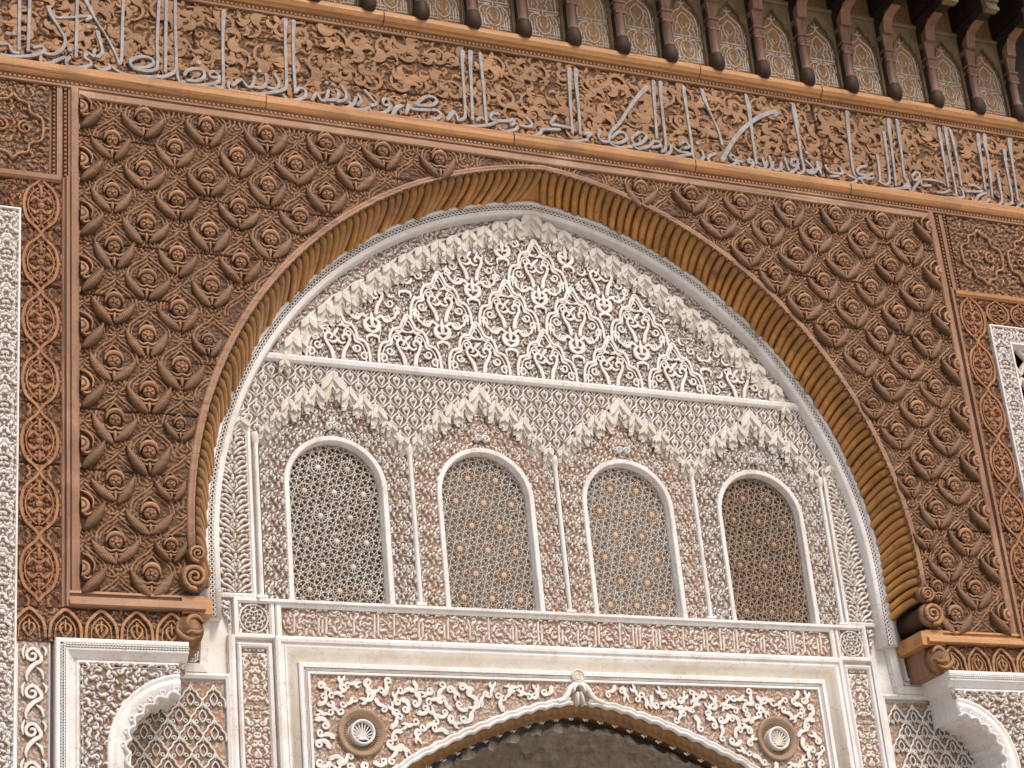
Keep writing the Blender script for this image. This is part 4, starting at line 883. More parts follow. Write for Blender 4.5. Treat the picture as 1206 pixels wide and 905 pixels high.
# pier panels beside the windows
PIER = field('pier_carving', 1.695, 2.02, .115, 1.10, .0046, lambda X, Z: PALM(X - 1.785, Z), .016, lambda X, Z: (arch_r(X, Z) < 2.088))
for sd in (-1, 1):
    p = thing('palmette_panel', 'tall stucco panel of mirrored palmettes %s of the windows' % ('left' if sd < 0 else 'right'), 'stucco panel', (sd * 1.84, D, .1), 'palmette pier panels')
    part('carving', PIER, 'stucco', p, (0, D, 0), 0, (sd, 1, 1), kind='stuff')
    m = MB(); sweep(m, [(sd * 1.99, .090), (sd * 1.690, .090), (sd * 1.690, 1.02)], [(0, D + .01), (0, D - .018), (-sd * .014, -.022 + D), (-sd * .024, D - .010), (-sd * .024, D + .01)]); part('border', m.mesh('border'), 'plaster', p)
    part('crest_leaf', CELLP, 'niche', p, (sd * 1.745, D - .004, 1.045), 0, (1.1, 1, .6))

# ------------------------------------------------------------------ sill, inscription band and rosette squares
sb = thing('stucco_inscription_band', 'long white stucco band of carved script below the four windows', 'stucco band', (0, D, -.12))
def script(X, Z):
    h = FLO_S(X * .86 + .05, Z * .86); r = random.Random(4); x = -1.5
    while x < 1.5:
        for q in range(r.choice((1, 1, 2, 3))):
            top = r.uniform(-.01, .048); w_ = np.abs(X - x - .06 * Z) ; g_ = (Z > -.075) & (Z < top)
            h = np.where((w_ < .0095) & g_, np.clip((.0062 - w_) / .0022, 0, 1), h); x += .020
        x += r.uniform(.04, .13)
    return h
part('script_carving', field('script_carving', -1.565, 1.565, -.092, .052, .0042, script, .012, lambda X, Z: (np.abs(X) < 1.49) | (np.hypot(np.abs(X) - 1.49, (Z + .02)) < .072)), 'stucco_warm', sb, (0, D, 0), kind='stuff')
m = MB(); m.box(-1.57, 1.57, D + .004, D + .011, -.10, .06); part('bed', m.mesh('bed'), 'dish', sb)
m = MB(); sweep(m, [(-1.572, -.098), (1.572, -.098), (1.572, .054), (-1.572, .054)], [(.004, D + .01), (.004, D - .014), (-.006, D - .020), (-.020, D - .020), (-.026, D - .012), (-.026, D + .011)], closed=True); part('border', m.mesh('border'), 'plaster', sb)
m = MB(); sweep(m, [(-1.68, .066), (1.68, .066)], [(0, D + .005), (.0, D - .024), (.006, D - .032), (.020, D - .032), (.024, D - .020), (.024, D + .01)]); part('sill', m.mesh('sill'), 'plaster', sb)
def ros(X, Z):
    r = np.hypot(X, Z); a = np.arctan2(Z, X)
    st = np.abs(np.cos(4 * a)); h = (r < .009) + (np.abs(r - .013 - .016 * st) < .0032) + (np.abs(r - .030 - .010 * np.abs(np.sin(4 * a))) < .003) + (np.abs(r - .044 - .012 * st) < .003) + (np.abs(r - .070) < .0035) + (np.abs(np.cos(8 * a)) < .16) * (r > .030) * (r < .064)
    h = np.clip(h, 0, 1)
    return np.where(r < .074, h, FLO_S(np.abs(X), np.abs(Z)) * .8)
ROS = field('rosette_carving', -.078, .078, -.080, .080, .0030, ros, .010)
TRI = field('corner_carving', 1.822, 1.90, -.08, .078, .004, lambda X, Z: FLO_S(X, Z), .010, lambda X, Z: (X - 1.822 < (Z + .085) * .36))
for sd in (-1, 1):
    side = 'left' if sd < 0 else 'right'
    q = thing('rosette_square', 'small square stucco tile with round rosette, %s end of the script band' % side, 'stucco panel', (sd * 1.705, D, -.11), 'rosette squares')
    part('carving', ROS, 'stucco_fine', q, (sd * 1.705, D, -.010), kind='stuff')
    m = MB(); sweep(m, [(sd * 1.705 - .090, -.100), (sd * 1.705 + .090, -.100), (sd * 1.705 + .090, .080), (sd * 1.705 - .090, .080)], [(.014, D + .01), (.013, D - .010), (.004, D - .020), (-.010, D - .020), (-.014, D - .008), (-.014, D + .01)], closed=True); part('border', m.mesh('border'), 'plaster', q)
    part('corner_carving', TRI, 'stucco_fine', q, (0, D, 0), 0, (sd, 1, 1), kind='stuff')

# ------------------------------------------------------------------ portal below: frame, spandrels, roundels, arch, vault
po = thing('portal_surround', 'white framed portal head with scroll-leaf spandrels and cusped arch', 'portal', (0, D, -1))
fp = [(-1.59, -1.15), (-1.59, -.125), (1.59, -.125), (1.59, -1.15)]
m = MB(); sweep(m, fp, [(.022, D + .01), (.020, D - .034), (.008, D - .042), (-.006, D - .040), (-.010, D - .030), (-.022, D - .030), (-.026, D - .036), (-.034, D - .034)]); part('outer_moulding', m.mesh('outer_moulding'), 'plaster', po)
m = MB(); sweep(m, fp, [(-.033, D - .034), (-.044, D - .030), (-.060, D - .018), (-.076, D - .006), (-.096, D - .002), (-.100, D + .01)]); part('cove', m.mesh('cove', True), 'cream', po)
m = MB(); sweep(m, fp, [(-.099, D + .01), (-.099, D - .012), (-.104, D - .016), (-.122, D - .016), (-.124, D - .006), (-.140, D - .006), (-.142, D - .014), (-.154, D - .014), (-.158, D + .01)]); part('inner_moulding', m.mesh('inner_moulding'), 'plaster', po)
m = MB(); braid(m, fp, -.132, .005, .022, .003, .005); part('braid', m.mesh('braid', True), 'stucco', po, (0, D - .006, 0), kind='stuff')
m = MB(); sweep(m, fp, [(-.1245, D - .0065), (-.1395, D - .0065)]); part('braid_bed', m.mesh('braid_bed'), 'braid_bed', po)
def ringx(X, Z): return np.minimum(np.hypot(X - 1.14, Z + .56), np.hypot(X + 1.19, Z + .566))
part('spandrel_ground', field('spandrel_ground', -1.45, 1.45, -1.12, -.268, .0048, lambda X, Z: .55 * FLO_S(np.abs(X), Z) + .03, .010, lambda X, Z: (Z > pz(X) + .04) & (ringx(X, Z) > .11)), 'stucco_warm', po, (0, D + .002, 0), kind='stuff')
SLV = []
for v in range(4):
    m = MB()
    hd = spiral(0, .022, .0055, .0185, (0, 1.2, 2.4, .6)[v], (1.1, 1.2, 1., 1.3)[v], 15, .0042, .0072); e = hd[-1]; t_ = hd[-1, :2] - hd[-2, :2]; t_ /= np.linalg.norm(t_); nn_ = np.array((t_[1], -t_[0])) * (1, -1, 1, -1)[v]
    tail = np.array([(*(e[:2] + t_ * q * .05 + nn_ * (q * q * .03 + (.012 * math.sin(q * 5) if v > 1 else 0))), (.0078, .0105, .0115, .0085, .003)[int(q * 4)]) for q in (.25, .5, .75, 1.)])
    P = cr(np.vstack([hd[::2], tail]), 2); mid = (P[:, :2].max(0) + P[:, :2].min(0)) / 2; P[:, :2] -= mid; tail[:, :2] -= mid
    ribbon(m, P, .010, w=1.05, sec=SECF)
    q = tail[1]; ribbon(m, cr([(q[0], q[1], .004), (q[0] + nn_[0] * .018 + t_[0] * .006, q[1] + nn_[1] * .018 + t_[1] * .006, .0085), (q[0] + nn_[0] * .030 + t_[0] * .02, q[1] + nn_[1] * .030 + t_[1] * .02, .003)], 3), .009, sec=SECF)
    SLV.append(m.mesh('scroll_leaf'))
r = random.Random(21); placed = []
tries = 0
while len(placed) < 298 and tries < 14000:
    tries += 1; x, z = r.uniform(-1.395, 1.395), r.uniform(-.93, -.325)
    if z < float(pz(x)) + .098 or ringx(np.array(x), np.array(z)) < .160 or (abs(x) < .16 and z > -.42): continue
    if any((x - a) ** 2 + (z - b) ** 2 < .0525 ** 2 for a, b in placed): continue
    placed.append((x, z)); part('scroll_leaf', SLV[r.randrange(4)], 'stucco_fine', po, (x, D - .005, z), r.uniform(0, 6.28), (r.choice((-1, 1)) * r.uniform(.9, 1.1), 1, r.uniform(.9, 1.1)))
def lobed(path_x, off, amp, per):
    xs = np.array(path_x); zs = pz(xs); return xs, zs + off
xs = np.linspace(-1.3, 1.3, 130); base = np.stack([xs, pz(xs)], 1); seg = np.r_[0, np.cumsum(np.linalg.norm(np.diff(base, axis=0), axis=1))]; wv = np.abs(np.sin(PI * seg / .085)) * .011
keep = np.abs(xs) > .055
def archband(sgn, o0, o1, y0, y1, ln):
    s = (xs > .05) if sgn > 0 else (xs < -.05); m = MB(); pth = np.stack([xs, pz(xs) + wv], 1)[s]
    sweep(m, pth, [(o0, D + .02), (o0, y0), (o0 + .010, y1), ((o0 + o1) / 2 - .006, y1 + .002), ((o0 + o1) / 2, y1 + .014), ((o0 + o1) / 2 + .006, y1 + .002), (o1 - .006, y0), (o1, D + .02)]); return m.mesh(ln, True)
for sgn in (-1, 1): part('arch_band', archband(sgn, .0, .044, D - .012, D - .022, 'arch_band'), 'plaster', po)
m = MB(); KEY = cr([(-.13, -.385), (-.090, -.372), (-.066, -.345), (-.052, -.318), (-.030, -.298), (0, -.290), (.030, -.298), (.052, -.318), (.066, -.345), (.090, -.372), (.13, -.385)], 4); ribbon(m, np.c_[KEY, np.full(len(KEY), .013)], .026, sec=SECF); ribbon(m, np.c_[KEY[10:-10] * (.55, .9) + (0, -.034), np.full(len(KEY) - 20, .006)], .030, sec=SECF)
ribbon(m, [(-.016, -.40, .008), (-.014, -.36, .008), (-.008, -.335, .005)], .03); ribbon(m, [(.016, -.40, .008), (.014, -.36, .008), (.008, -.335, .005)], .03)
part('keystone_loop', m.mesh('keystone_loop', True), 'plaster', po, (0, D, 0))
m = MB(); lathe(m, [(.036, 0), (.036, .026), (.031, .030), (.027, .024), (.020, .022), (.018, .027), (.013, .027), (.010, .022), (0, .026)], 20, axis='y'); part('crest_boss', m.mesh('crest_boss'), 'cream', po, (0, D, -.252))
# ochre cusped fringe and its pale points
m = MB(); n = 130; V = []; Fc = []; rel = []
for i in range(n):
    x = -1.3 + 2.6 * i / (n - 1); z = float(pz(x)); wq = abs(math.sin(PI * seg[i] / .085)) * .011
    for j, (dz, y) in enumerate(((.01, D), (-.008 + wq, D + .008), (-.030 + wq * .6 + (.006 if i % 2 else -.004), D + .030), (-.040 + (.005 if i % 2 else -.003), D + .055), (-.050 + wq * 1.8, D + .075), (-.030, D + .16))): V.append((x, y, z + dz)); rel.append((0, 1, .5, .8, .2, 0)[j])
Fc = [(i * 6 + j, (i + 1) * 6 + j, (i + 1) * 6 + j + 1, i * 6 + j + 1) for i in range(n - 1) for j in range(5)]; m.add(V, Fc, rel); part('ochre_fringe', m.mesh('ochre_fringe'), 'ochre', po)
sg = MB(); ribbon(sg, [(-.016, .012, .003), (-.006, -.004, .004), (0, .010, .004), (.006, -.004, .004), (.016, .012, .003)], .006, sec=SEC4); CUSP = sg.mesh('cusp', True)
for k_ in range(1, int(seg[-1] / .085)):
    x = float(np.interp(k_ * .085, seg, xs)); part('cusp', CUSP, 'plaster', po, (x, D + .068, float(pz(x)) - .046), math.atan2(-(float(pz(x + .02)) - float(pz(x - .02))), .04) * -1)
m = MB(); nx, ny = 110, 46; V = []; rv = random.Random(8)
for j in range(ny):
    for i in range(nx):
        x = -1.35 + 2.7 * i / (nx - 1); t = j / (ny - 1); y = D + .10 + 1.3 * t
        cellv = abs(math.sin(x * 24 + (int(y * 14) % 2) * 1.57)) * .030 + .03 * ((y * 14) % 1)
        V.append((x, y, float(pz(x)) - .035 + .10 * math.sin(t * PI) * 1.5 - cellv - .25 * t * t - rv.uniform(0, .022)))
m.add(V, [(j * nx + i, j * nx + i + 1, (j + 1) * nx + i + 1, (j + 1) * nx + i) for j in range(ny - 1) for i in range(nx - 1)]); part('vault', m.mesh('vault', False), 'vault', po)
m = MB(); m.box(-1.5, 1.5, D + 1.38, D + 1.5, GZ0, .4); part('rear_wall', m.mesh('rear_wall'), 'vault', po)
for x, z, sd in ((-1.19, -.566, 'left'), (1.137, -.556, 'right')):
    q = thing('shell_roundel', 'ochre plaster roundel with white scallop shell, %s of the portal arch' % sd, 'roundel', (x, D, z - .12), 'shell roundels')
    m = MB(); lathe(m, [(.120, -.01), (.120, .018), (.114, .024), (.104, .018), (.085, .004), (.070, -.010), (.062, -.012)], 40, axis='y'); part('dish', m.mesh('dish', True), 'dish', q, (x, D, z))
    fl = MB()
    for i in range(44):
        a = 2 * PI * i / 44; ribbon(fl, [(.074 * math.cos(a), .074 * math.sin(a), .002), (.104 * math.cos(a), .104 * math.sin(a), .003)], .004, sec=SEC4, base=.004)
    part('fluting', fl.mesh('fluting', True), 'dish', q, (x, D - .002, z), kind='stuff')
    m = MB(); lathe(m, [(.063, -.012), (.063, .026), (.058, .032), (.052, .028), (.050, .004), (0, .0)], 30, axis='y'); part('cup', m.mesh('cup', True), 'plaster', q, (x + .004, D, z))
    m = MB(); lathe(m, [(.050, .006), (0, .0055)], 24, axis='y'); part('cup_floor', m.mesh('cup_floor'), 'dark' if sd == 'left' else 'dish', q, (x + .004, D, z))
    sh = MB()
    for i in range(13):
        a = math.radians(-52 + 284 * i / 12 - 0); sh_ = cr([(0, -.034, .003), (.024 * math.cos(a), -.012 + .024 * math.sin(a), .0032), (.048 * math.cos(a), .002 + .046 * math.sin(a), .0042)], 3); ribbon(sh, sh_, .012, sec=SEC4, base=.010)
    part('shell', sh.mesh('shell', True), 'plaster' if sd == 'left' else 'cream', q, (x + .004, D + .004, z))

# ------------------------------------------------------------------ piers, netted side panels and stepped frames
PST = field('pier_strip', 1.648, 1.772, -1.12, -.165, .0044, lambda X, Z: np.where((Z > -.26) & (np.abs(np.hypot(X - 1.71, Z + .235) - .055) < .005), 1, FLO(np.abs(X - 1.71), Z)) * np.where(np.abs((Z + .31) % .26 - .13) < .0045, 0, 1), .012)
SBK = MB(); SP, SH = .112, .098
for s in (-1, 1):
    ribbon(SBK, cr([(s * .056, -.012), (s * .054, .022), (s * .036, .042), (s * .030, .060), (s * .012, .074), (0, .098)], 3), .014, w=.0052)
    ribbon(SBK, cr([(0, -.006), (s * .014, .014), (s * .016, .034), (0, .058)], 3), .012, w=.0036); ribbon(SBK, spiral(s * .030, .0, .012, .004, PI, -s * 1.1, 12, .0038, .003), .012)
ribbon(SBK, [(0, .066, .002), (0, .076, .0055), (0, .088, .002)], .012); SBM = SBK.mesh('netted_lozenge', True)
SBG = field('netted_panel_ground', 1.865, 2.62, -1.1, -.335, .0055, lambda X, Z: .5 * FLO_S(X, Z), .009)
for sd in (-1, 1):
    side = 'left' if sd < 0 else 'right'
    p = thing('pier_strip', 'narrow carved stucco strip with white mouldings along the %s side of the portal' % side, 'stucco panel', (sd * 1.71, D, -1.1), 'pier strips')
    part('carving', PST, 'stucco_warm', p, (0, D, 0), 0, (sd, 1, 1), kind='stuff')
    m = MB(); sweep(m, [(sd * 1.635, -1.15), (sd * 1.635, -.150), (sd * 1.785, -.150), (sd * 1.785, -1.15)], [(sd * .012, D + .01), (sd * .012, D - .018), (sd * .004, D - .026), (-sd * .006, D - .022), (-sd * .012, D - .010), (-sd * .014, D + .01)]); part('border', m.mesh('border'), 'plaster', p)
    m = MB(); sweep(m, [(sd * 1.822, -1.15), (sd * 1.822, -.10)], [(-.018, D + .01), (-.016, D - .02), (.0, D - .026), (.016, D - .02), (.018, D + .01)]); part('edge_bead', m.mesh('edge_bead'), 'plaster', p)
    p = thing('netted_side_panel', 'panel of white lobed netting on brown ground behind the %s console' % side, 'stucco panel', (sd * 2.2, D, -1.1), 'netted side panels')
    part('panel_ground', SBG, 'stucco_warm', p, (0, D + .004, 0), 0, (sd, 1, 1), kind='stuff')
    for r_ in range(7):
        for i in range(7):
            x = 1.918 + i * SP + (SP / 2 if r_ % 2 else 0); z = -.445 - r_ * SH * .83
            if x < 2.58: part('netted_lozenge', SBM, 'stucco_fine', p, (sd * x, D - .002, z), 0, (1, 1, .95))
    st = thing('stepped_frame', 'plain white stepped moulding behind the %s arch foot' % side, 'moulding', (sd * 1.95, D, -.33), 'stepped frames at the arch feet')
    m = MB(); sweep(m, [(sd * 1.848, -1.15), (sd * 1.848, -.312), (sd * 2.7, -.312)], [(-sd * .010, D + .01), (-sd * .008, D - .014), (sd * .006, D - .022), (sd * .018, D - .018), (sd * .022, D - .004)]); part('inner_step', m.mesh('inner_step'), 'plaster', st)
    m = MB(); sweep(m, [(sd * 1.972, -.030), (sd * 1.990, -.245), (sd * 2.7, -.245)], [(-sd * .050, D + .01), (-sd * .046, D - .022), (-sd * .006, D - .030), (-sd * .004, D - .018), (sd * .026, D - .018), (sd * .028, D - .028), (sd * .04, D - .028)]); part('outer_step', m.mesh('outer_step'), 'plaster', st)
    m = MB(); braid(m, [(sd * 1.972, -.030), (sd * 1.990, -.245), (sd * 2.4, -.245)], sd * .011, .009, .032); part('braid', m.mesh('braid', True), 'plaster', st, (0, D - .018, 0), kind='stuff')
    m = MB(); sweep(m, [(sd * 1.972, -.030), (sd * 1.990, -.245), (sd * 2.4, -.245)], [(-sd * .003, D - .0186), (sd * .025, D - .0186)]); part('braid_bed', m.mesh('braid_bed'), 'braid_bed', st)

# ------------------------------------------------------------------ stucco consoles in front, carrying the wood
AC = (2.12, -.74)
def lob(r, n=60, amp=.022, k=7, a0=0., a1=PI / 2):
    out = []
    for i in range(n):
        t = i / (n - 1); a = a0 + (a1 - a0) * t; rr = r + amp * (abs(math.sin(PI * k * t)) - .5); out.append((AC[0] + rr * math.cos(a), AC[1] + rr * math.sin(a)))
    return out
CONS = field('console_carving', 2.12, 2.60, -1.0, -.335, .0046, lambda X, Z: FLO(X, Z), .016, lambda X, Z: (np.hypot(X - AC[0], Z - AC[1]) > .352) | (Z < AC[1]) & (X > 2.48))
SSC = MB(); hd = spiral(.008, .035, .008, .038, PI * .3, 1.35, 22, .006, .0095); tl = np.array([(-.006, -.004, .011), (.020, -.030, .012), (.034, -.062, .008), (.030, -.085, .003)]) + np.array((0, 0, 0))
ribbon(SSC, cr(np.vstack([hd[:-3:2], [(-.034, .026, .0095), (-.026, .006, .0105)], tl]), 2), .016, sec=SECF)
ribbon(SSC, cr([(-.012, -.020, .003), (-.036, -.040, .008), (-.044, -.075, .003)], 3), .013, sec=SECF); ribbon(SSC, cr([(.046, .02, .003), (.052, .055, .007), (.040, .085, .003)], 3), .013, sec=SECF); ribbon(SSC, cr([(-.05, .035, .003), (-.056, .06, .007), (-.040, .082, .003)], 3), .013, sec=SECF); SSM = SSC.mesh('s_scroll')
for sd in (-1, 1):
    side = 'left' if sd < 0 else 'right'; S_ = (sd, 1, 1)
    c = thing('stucco_console', 'white stucco half-arch console under the wooden beam on the %s' % side, 'console', (sd * 2.45, 0, GZ0), 'half-arch consoles')
    m = MB(); inner = lob(.262, a0=0, a1=PI / 2 * .93)
    prism(m, [(2.715, GZ0), (2.715, -.240), (2.105, -.240), (2.118, -.30), (2.150, -.330), (2.150, -.42)] + inner[::-1] + [(AC[0] + .262, -.9), (AC[0] + .262, GZ0)], -.010, D - .01)
    part('console_body', m.mesh('console_body'), 'plaster', c, (0, 0, 0), 0, S_)
    m = MB(); sweep(m, [(2.715, GZ0), (2.715, -.235), (2.108, -.235)], [(.0, .02), (-.002, -.046), (.004, -.050), (.018, -.050), (.0195, -.046), (.0425, -.046), (.044, -.050), (.052, -.048), (.062, -.034), (.084, -.016), (.088, -.009)]); part('outer_moulding', m.mesh('outer_moulding'), 'plaster', c, (0, 0, 0), 0, S_)
    m = MB(); braid(m, [(2.715, -1.1), (2.715, -.235), (2.108, -.235)], .031, .0085, .028, .0042, .006); part('braid', m.mesh('braid', True), 'plaster', c, (0, -.0455, 0), 0, S_, kind='stuff')
    m = MB(); sweep(m, [(2.715, -1.1), (2.715, -.235), (2.108, -.235)], [(.020, -.0475), (.042, -.0475)]); part('braid_bed', m.mesh('braid_bed'), 'braid_bed', c, (0, 0, 0), 0, S_)
    m = MB(); sweep(m, [(2.615, GZ0), (2.615, -.330), (2.15, -.330)], [(-.004, -.008), (-.003, -.018), (.006, -.022), (.012, -.012), (.022, -.012), (.026, -.018), (.030, -.008)]); part('inner_moulding', m.mesh('inner_moulding'), 'plaster', c, (0, 0, 0), 0, S_)
    part('carving', CONS, 'stucco', c, (0, -.012, 0), 0, S_, kind='stuff')
    m = MB(); arcp = [(AC[0] + .352 * math.cos(a), AC[1] + .352 * math.sin(a)) for a in np.linspace(PI / 2 * .95, 0, 26)] + [(AC[0] + .352, -1.1)]
    sweep(m, arcp, [(.012, -.008), (.010, -.026), (.0, -.030), (-.008, -.022), (-.020, -.022), (-.026, -.030), (-.040, -.024), (-.066, -.016), (-.070, -.008)]); part('arch_moulding', m.mesh('arch_moulding', True), 'plaster', c, (0, 0, 0), 0, S_)
    m = MB(); ribbon(m, lob(.272, a0=-.3, a1=PI / 2 * .93), .022, w=.008)
    part('cusped_edge', m.mesh('cusped_edge', True), 'plaster', c, (0, -.010, 0), 0, S_)
    m = MB(); lathe(m, [(.017, 0), (.017, .012), (.011, .016), (.009, .008), (0, .010)], 14, axis='y'); RG = m.mesh('cusp_ring', True)
    for i in range(7):
        a = PI / 2 * (.06 + .14 * i); part('cusp_ring', RG, 'plaster', c, (sd * (AC[0] + .292 * math.cos(a)), -.010, AC[1] + .292 * math.sin(a)), 0, (.9, 1, .9))
    # strip of S scrolls beside the console
    t = thing('scroll_strip', 'narrow stucco strip of large S scrolls at the outer side of the %s console' % side, 'stucco panel', (sd * 2.8, 0, -1.1), 'S-scroll strips')
    m = MB(); prism(m, [(2.730, GZ0), (2.895, GZ0), (2.895, -.240), (2.730, -.240)], .004, .3); part('bed', m.mesh('bed'), 'plaster', t, (0, 0, 0), 0, S_)
    part('strip_ground', field('strip_ground', 2.738, 2.872, -1.1, -.243, .005, lambda X, Z: .55 * FLO_S(X, Z), .008), 'stucco_warm', t, (0, .002, 0), 0, S_, kind='stuff')
    for i in range(6): part('s_scroll', SSM, 'stucco_fine', t, (sd * 2.806, -.004, -.345 - i * .172), 0, (sd * (1 if i % 2 else .96), 1, .98 * (1 if i % 2 == 0 else 1)))
    # outer bay: white carved window frame
    wf = thing('bay_window_frame', ('white carved stucco jamb at the left edge beside the dark cedar strip', 'white carved stucco window frame at the right edge beside the cedar strip')[sd > 0], 'window frame', (sd * 3.1, 0, GZ0), 'outer bay window frames')
    m = MB(); prism(m, [(2.887, GZ0), (2.887, 1.955), (3.80, 1.955), (3.80, GZ0)], -.020, .25, [[(3.024, GZ0 + .5), (3.024, 1.842), (3.70, 1.842), (3.70, GZ0 + .5)]]); part('frame_body', m.mesh('frame_body'), 'plaster', wf, (0, 0, 0), 0, S_)
    part('jamb_carving', field('jamb_carving', 2.897, 3.010, -1.0, 1.945, .0046, lambda X, Z: FLO_S(np.abs(X - 2.953), Z), .011), 'stucco_fine', wf, (0, -.0215, 0), 0, S_, kind='stuff')
    part('head_carving', field('head_carving', 3.010, 3.65, 1.853, 1.945, .0046, lambda X, Z: FLO_S(X, np.abs(Z - 1.9)), .011), 'stucco_fine', wf, (0, -.0215, 0), 0, S_, kind='stuff')
    m = MB(); sweep(m, [(2.890, GZ0), (2.890, 1.952), (3.75, 1.952)], [(.004, .0), (.003, -.030), (-.006, -.034), (-.010, -.02)]); sweep(m, [(3.020, GZ0), (3.020, 1.846), (3.75, 1.846)], [(.006, -.018), (.004, -.030), (-.008, -.030), (-.012, .01), (-.020, .012), (-.026, .07)]); part('mouldings', m.mesh('mouldings'), 'plaster', wf, (0, 0, 0), 0, S_)
    m = MB(); m.box(3.0, 3.75, .045, .09, GZ0 + .4, 1.9); part('dark_backing', m.mesh('dark_backing'), 'shut1', wf, (0, 0, 0), 0, S_)
    if sd > 0:
        wb = MB()
        for i in range(9):
            for j in range(3):
                x, z = 3.08 + j * .16, 1.76 - i * .24
                ribbon(wb, cr([(x - .07, z), (x - .03, z + .05), (x, z + .11), (x + .03, z + .05), (x + .07, z), (x + .03, z - .05), (x, z - .11), (x - .03, z - .05)], 3, True), .03, w=.011, closed=True)
        part('strap_lattice', wb.mesh('strap_lattice', True), 'cream', wf, (0, .032, 0), kind='stuff')

# ------------------------------------------------------------------ eaves: brackets and painted panels
BS = .318; NB0, NB1 = -7, 12
sh = MB(); lathe(sh, [(.0, 0), (.030, .006), (.045, .030), (.049, .062), (.042, .098), (.034, .118)], 16); BULB = sh.mesh('bulb', True)
sh = MB(); lathe(sh, [(.036, .116), (.037, .128), (.029, .132), (.029, .150), (.028, .262), (.032, .268), (.032, .280)], 14); SHAFT = sh.mesh('shaft', True)
sh = MB(); sh.box(-.034, .034, -.034, .034, .278, .292)
for a in range(4):
    c, s = math.cos(a * PI / 2), math.sin(a * PI / 2)
    lathe(sh, [(.016, .294), (.022, .318), (.012, .345)], 8, c * .020 - s * .020, s * .020 + c * .020, 0)
sh.box(-.030, .030, -.030, .030, .292, .350); sh.box(-.038, .038, -.038, .038, .350, .366); lathe(sh, [(.034, .366), (.040, .40), (.054, .455), (.056, .475)], 4, a0=PI / 4, a1=PI / 4 + 2 * PI); CAP = sh.mesh('capital')
sh = MB(); V = []; n = 12
for i in range(n + 1):
    t = i / n; a = t * PI / 2; yc = -.01 - .26 * (1 - math.cos(a)); zc = .475 + .155 * math.sin(a); th = .05 - .012 * t
    ny, nz = -math.sin(a) * 0 + 1, 0
    for (x, d) in ((-.034, -th), (.034, -th), (.034, th * .6), (-.034, th * .6)): V.append((x, yc + d * math.cos(a), zc + d * math.sin(a) * -1 * -1 * -1))
sh.add(V, [(i * 4 + q, i * 4 + (q + 1) % 4, (i + 1) * 4 + (q + 1) % 4, (i + 1) * 4 + q) for i in range(n) for q in range(4)] + [(0, 1, 2, 3), tuple(range(n * 4, n * 4 + 4))]); CURVE = sh.mesh('curved_arm')
sh = MB(); sh.box(-.040, .040, -.30, .10, .600, .660); sh.box(-.036, .036, -.30, .10, .676, .740); BEAM = sh.mesh('beam')
sh = MB(); sh.box(-.046, .046, -.335, -.285, .590, .612); sh.box(-.042, .042, -.325, -.285, .612, .650); sh.box(-.048, .048, -.340, -.285, .650, .676); BEND = sh.mesh('beam_end')
sh = MB(); sh.box(-.036, .036, -.52, .10, .742, .90); TIER = sh.mesh('upper_beam')
sh = MB(); sh.box(-.036, .030, -.012, .052, .052, .60); PLANK = sh.mesh('dark_gap_plank')  # dark plank added to give the shadowed gap left of each shaft
pn = MB(); prism(pn, [(-.159, -.04), (.159, -.04), (.159, .85), (-.159, .85)], 0, .04); PBOARD = pn.mesh('board')
ARC2 = cr([(-.115, -.02), (-.115, .27), (-.105, .36), (-.080, .385), (-.072, .425), (-.045, .445), (-.03, .47), (0, .505)], 3); ARC2 = np.vstack([ARC2, (ARC2[:-1] * (-1, 1))[::-1]])
pn = MB(); out = [(-.128, -.02), (-.128, .56), (.128, .56), (.128, -.02)]; prism(pn, out[::-1][:0] + [(-.128, .0), (-.128, .545), (.128, .545), (.128, .0)] + [(x, z) for x, z in ARC2[::-1]], -.022, .004); PARCH = pn.mesh('green_arch')
pn = MB(); ribbon(pn, np.c_[ARC2[:, 0] * .93, ARC2[:, 1] - .012], .005, w=.0028, base=.022, sec=SEC4); sweep(pn, [(-.128, .545), (.128, .545)], [(0, 0), (0, -.034), (.010, -.040), (.024, -.040), (.028, 0)]); PTRIM = pn.mesh('pale_trim')
pn = MB()
def wl(P, w=.0040, n=3): ribbon(pn, cr(P, n), .005, w=w, sec=SEC4)
for s in (-1, 1):
    wl([(s * .088, .20), (s * .088, .30), (s * .075, .352), (s * .045, .385), (s * .02, .40), (0, .430)])
    wl([(s * .02, .245), (s * .040, .285), (s * .044, .325), (s * .028, .352), (0, .378)]); wl([(s * .02, .245), (s * .034, .225), (s * .026, .212)])
    wl([(s * .012, .17), (s * .038, .150), (s * .046, .105), (s * .034, .06), (0, .036)]); wl([(s * .012, .17), (s * .05, .178), (s * .085, .150), (s * .09, .11)])
    wl([(s * .088, .215), (s * .10, .215), (s * .10, .185), (s * .02, .188)], n=1); wl([(s * .062, .02), (s * .062, .085)], n=1); wl([(s * .078, .02), (s * .078, .115)], n=1); wl([(s * .094, .02), (s * .094, .10)], n=1); wl([(s * .105, .045), (s * .045, .045)], n=1); wl([(s * .105, .022), (s * .03, .022)], n=1)
    wl([(s * .05, .30), (s * .062, .27), (s * .055, .24)], .0026); wl([(s * .018, .12), (s * .022, .10), (s * .0, .07)], .0026); wl([(s * .02, .30), (s * .012, .275), (0, .265)], .0026)
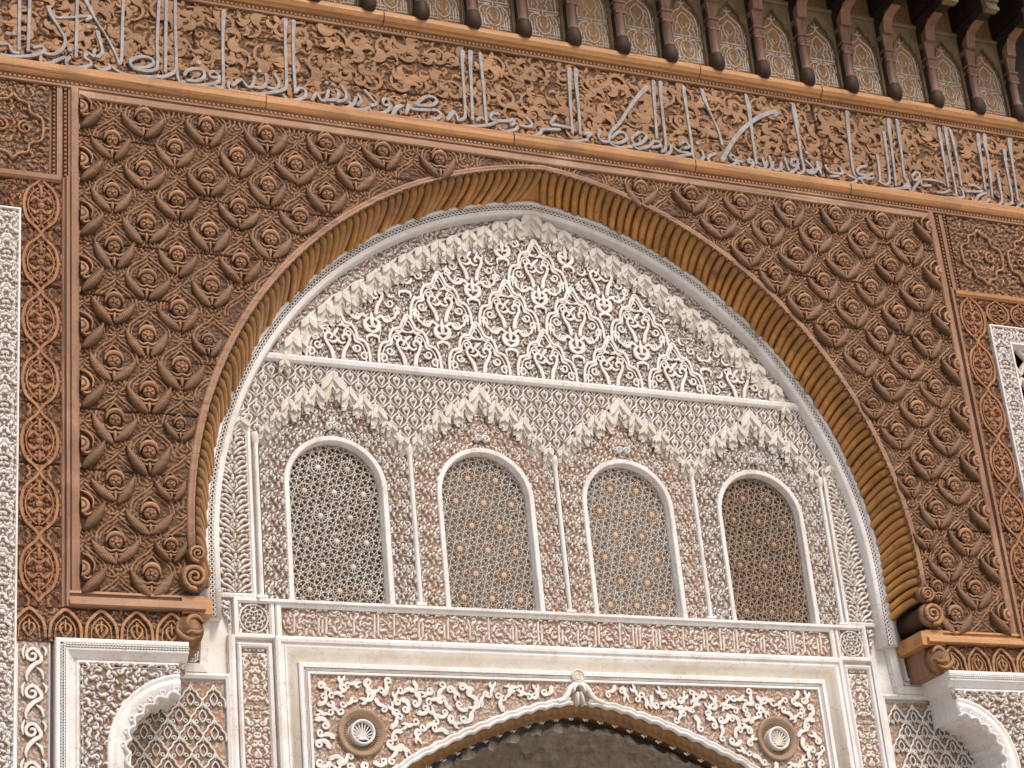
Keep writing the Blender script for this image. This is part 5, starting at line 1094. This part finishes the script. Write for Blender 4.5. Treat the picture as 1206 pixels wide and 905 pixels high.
for s in (-1, 1):
    wl([(s * .10, .23), (s * .112, .25), (s * .10, .27), (s * .112, .30)], .0024, 2); wl([(s * .066, .215), (s * .066, .25), (s * .05, .262)], .0024, 2); wl([(s * .052, .34), (s * .066, .318), (s * .07, .285)], .0024); wl([(s * .056, .16), (s * .066, .135), (s * .056, .11), (s * .066, .09)], .0024, 2)
    wl([(s * .02, .145), (s * .03, .12), (s * .02, .09), (0, .075)], .0024); wl([(s * .105, .075), (s * .085, .075)], .0024, 1); wl([(s * .105, .175), (s * .105, .13)], .0024, 1); wl([(s * .036, .02), (s * .036, .05)], .0024, 1); wl([(s * .018, .0), (s * .018, .03)], .0024, 1)
wl([(-.09, .205), (.09, .205)], n=1); wl([(0, .17), (0, .205)], n=1); wl([(0, .43), (0, .47)], n=1); wl([(-.03, .455), (0, .44), (.03, .455)]); STRAP = pn.mesh('strapwork', True)
NUM = ('first', 'second', 'third', 'fourth', 'fifth', 'sixth', 'seventh', 'eighth', 'ninth', 'tenth', 'eleventh', 'twelfth', 'thirteenth', 'fourteenth', 'fifteenth', 'sixteenth')
vis = 0
for k_ in range(-4, 12):
    x = -.041 + BS * k_; nm = NUM[k_ + 4]
    b = thing('eaves_bracket', 'turned wooden eaves bracket with dark bulb foot, %s from the left along the frieze' % nm, 'bracket', (x, -.05, 3.44), 'eaves brackets')
    L = (x, -.055, 3.452)
    for nm2, me, mt in (('bulb', BULB, 'bulb'), ('shaft', SHAFT, 'shaft'), ('capital', CAP, 'shaft'), ('curved_arm', CURVE, 'framewoodv'), ('beam', BEAM, 'darkwood'), ('beam_end', BEND, 'green'), ('upper_beam', TIER, 'darkwood'), ('dark_gap_plank', PLANK, 'darkwood')):
        part(nm2, me, mt, b, L, 0, (1, 1, 1))
    if k_ < 11:
        p = thing('painted_panel', 'painted wooden niche panel with white strapwork, right of the %s eaves bracket' % nm, 'painted panel', (x + BS / 2, -.01, 3.47), 'painted niche panels'); L = (x + BS / 2, -.006, 3.505)
        part('board', PBOARD, 'painted', p, (L[0], 0, 3.505)); part('green_arch', PARCH, 'green', p, L); part('pale_trim', PTRIM, 'green', p, L); part('strapwork', STRAP, 'white_line', p, (L[0], -.001, L[2]))
ev = thing('eaves_boarding', 'dark boarding under the eaves above the brackets', 'eaves', (0, -.4, 4.2))
m = MB(); m.box(-4, 4.6, -.62, .04, 4.36, 4.42); part('soffit_boards', m.mesh('soffit_boards'), 'darkwood', ev)
m = MB(); m.box(-4, 4.6, -.001, .045, 3.30, 4.36); part('rear_board', m.mesh('rear_board'), 'darkwood', ev, (0, .012, 0))
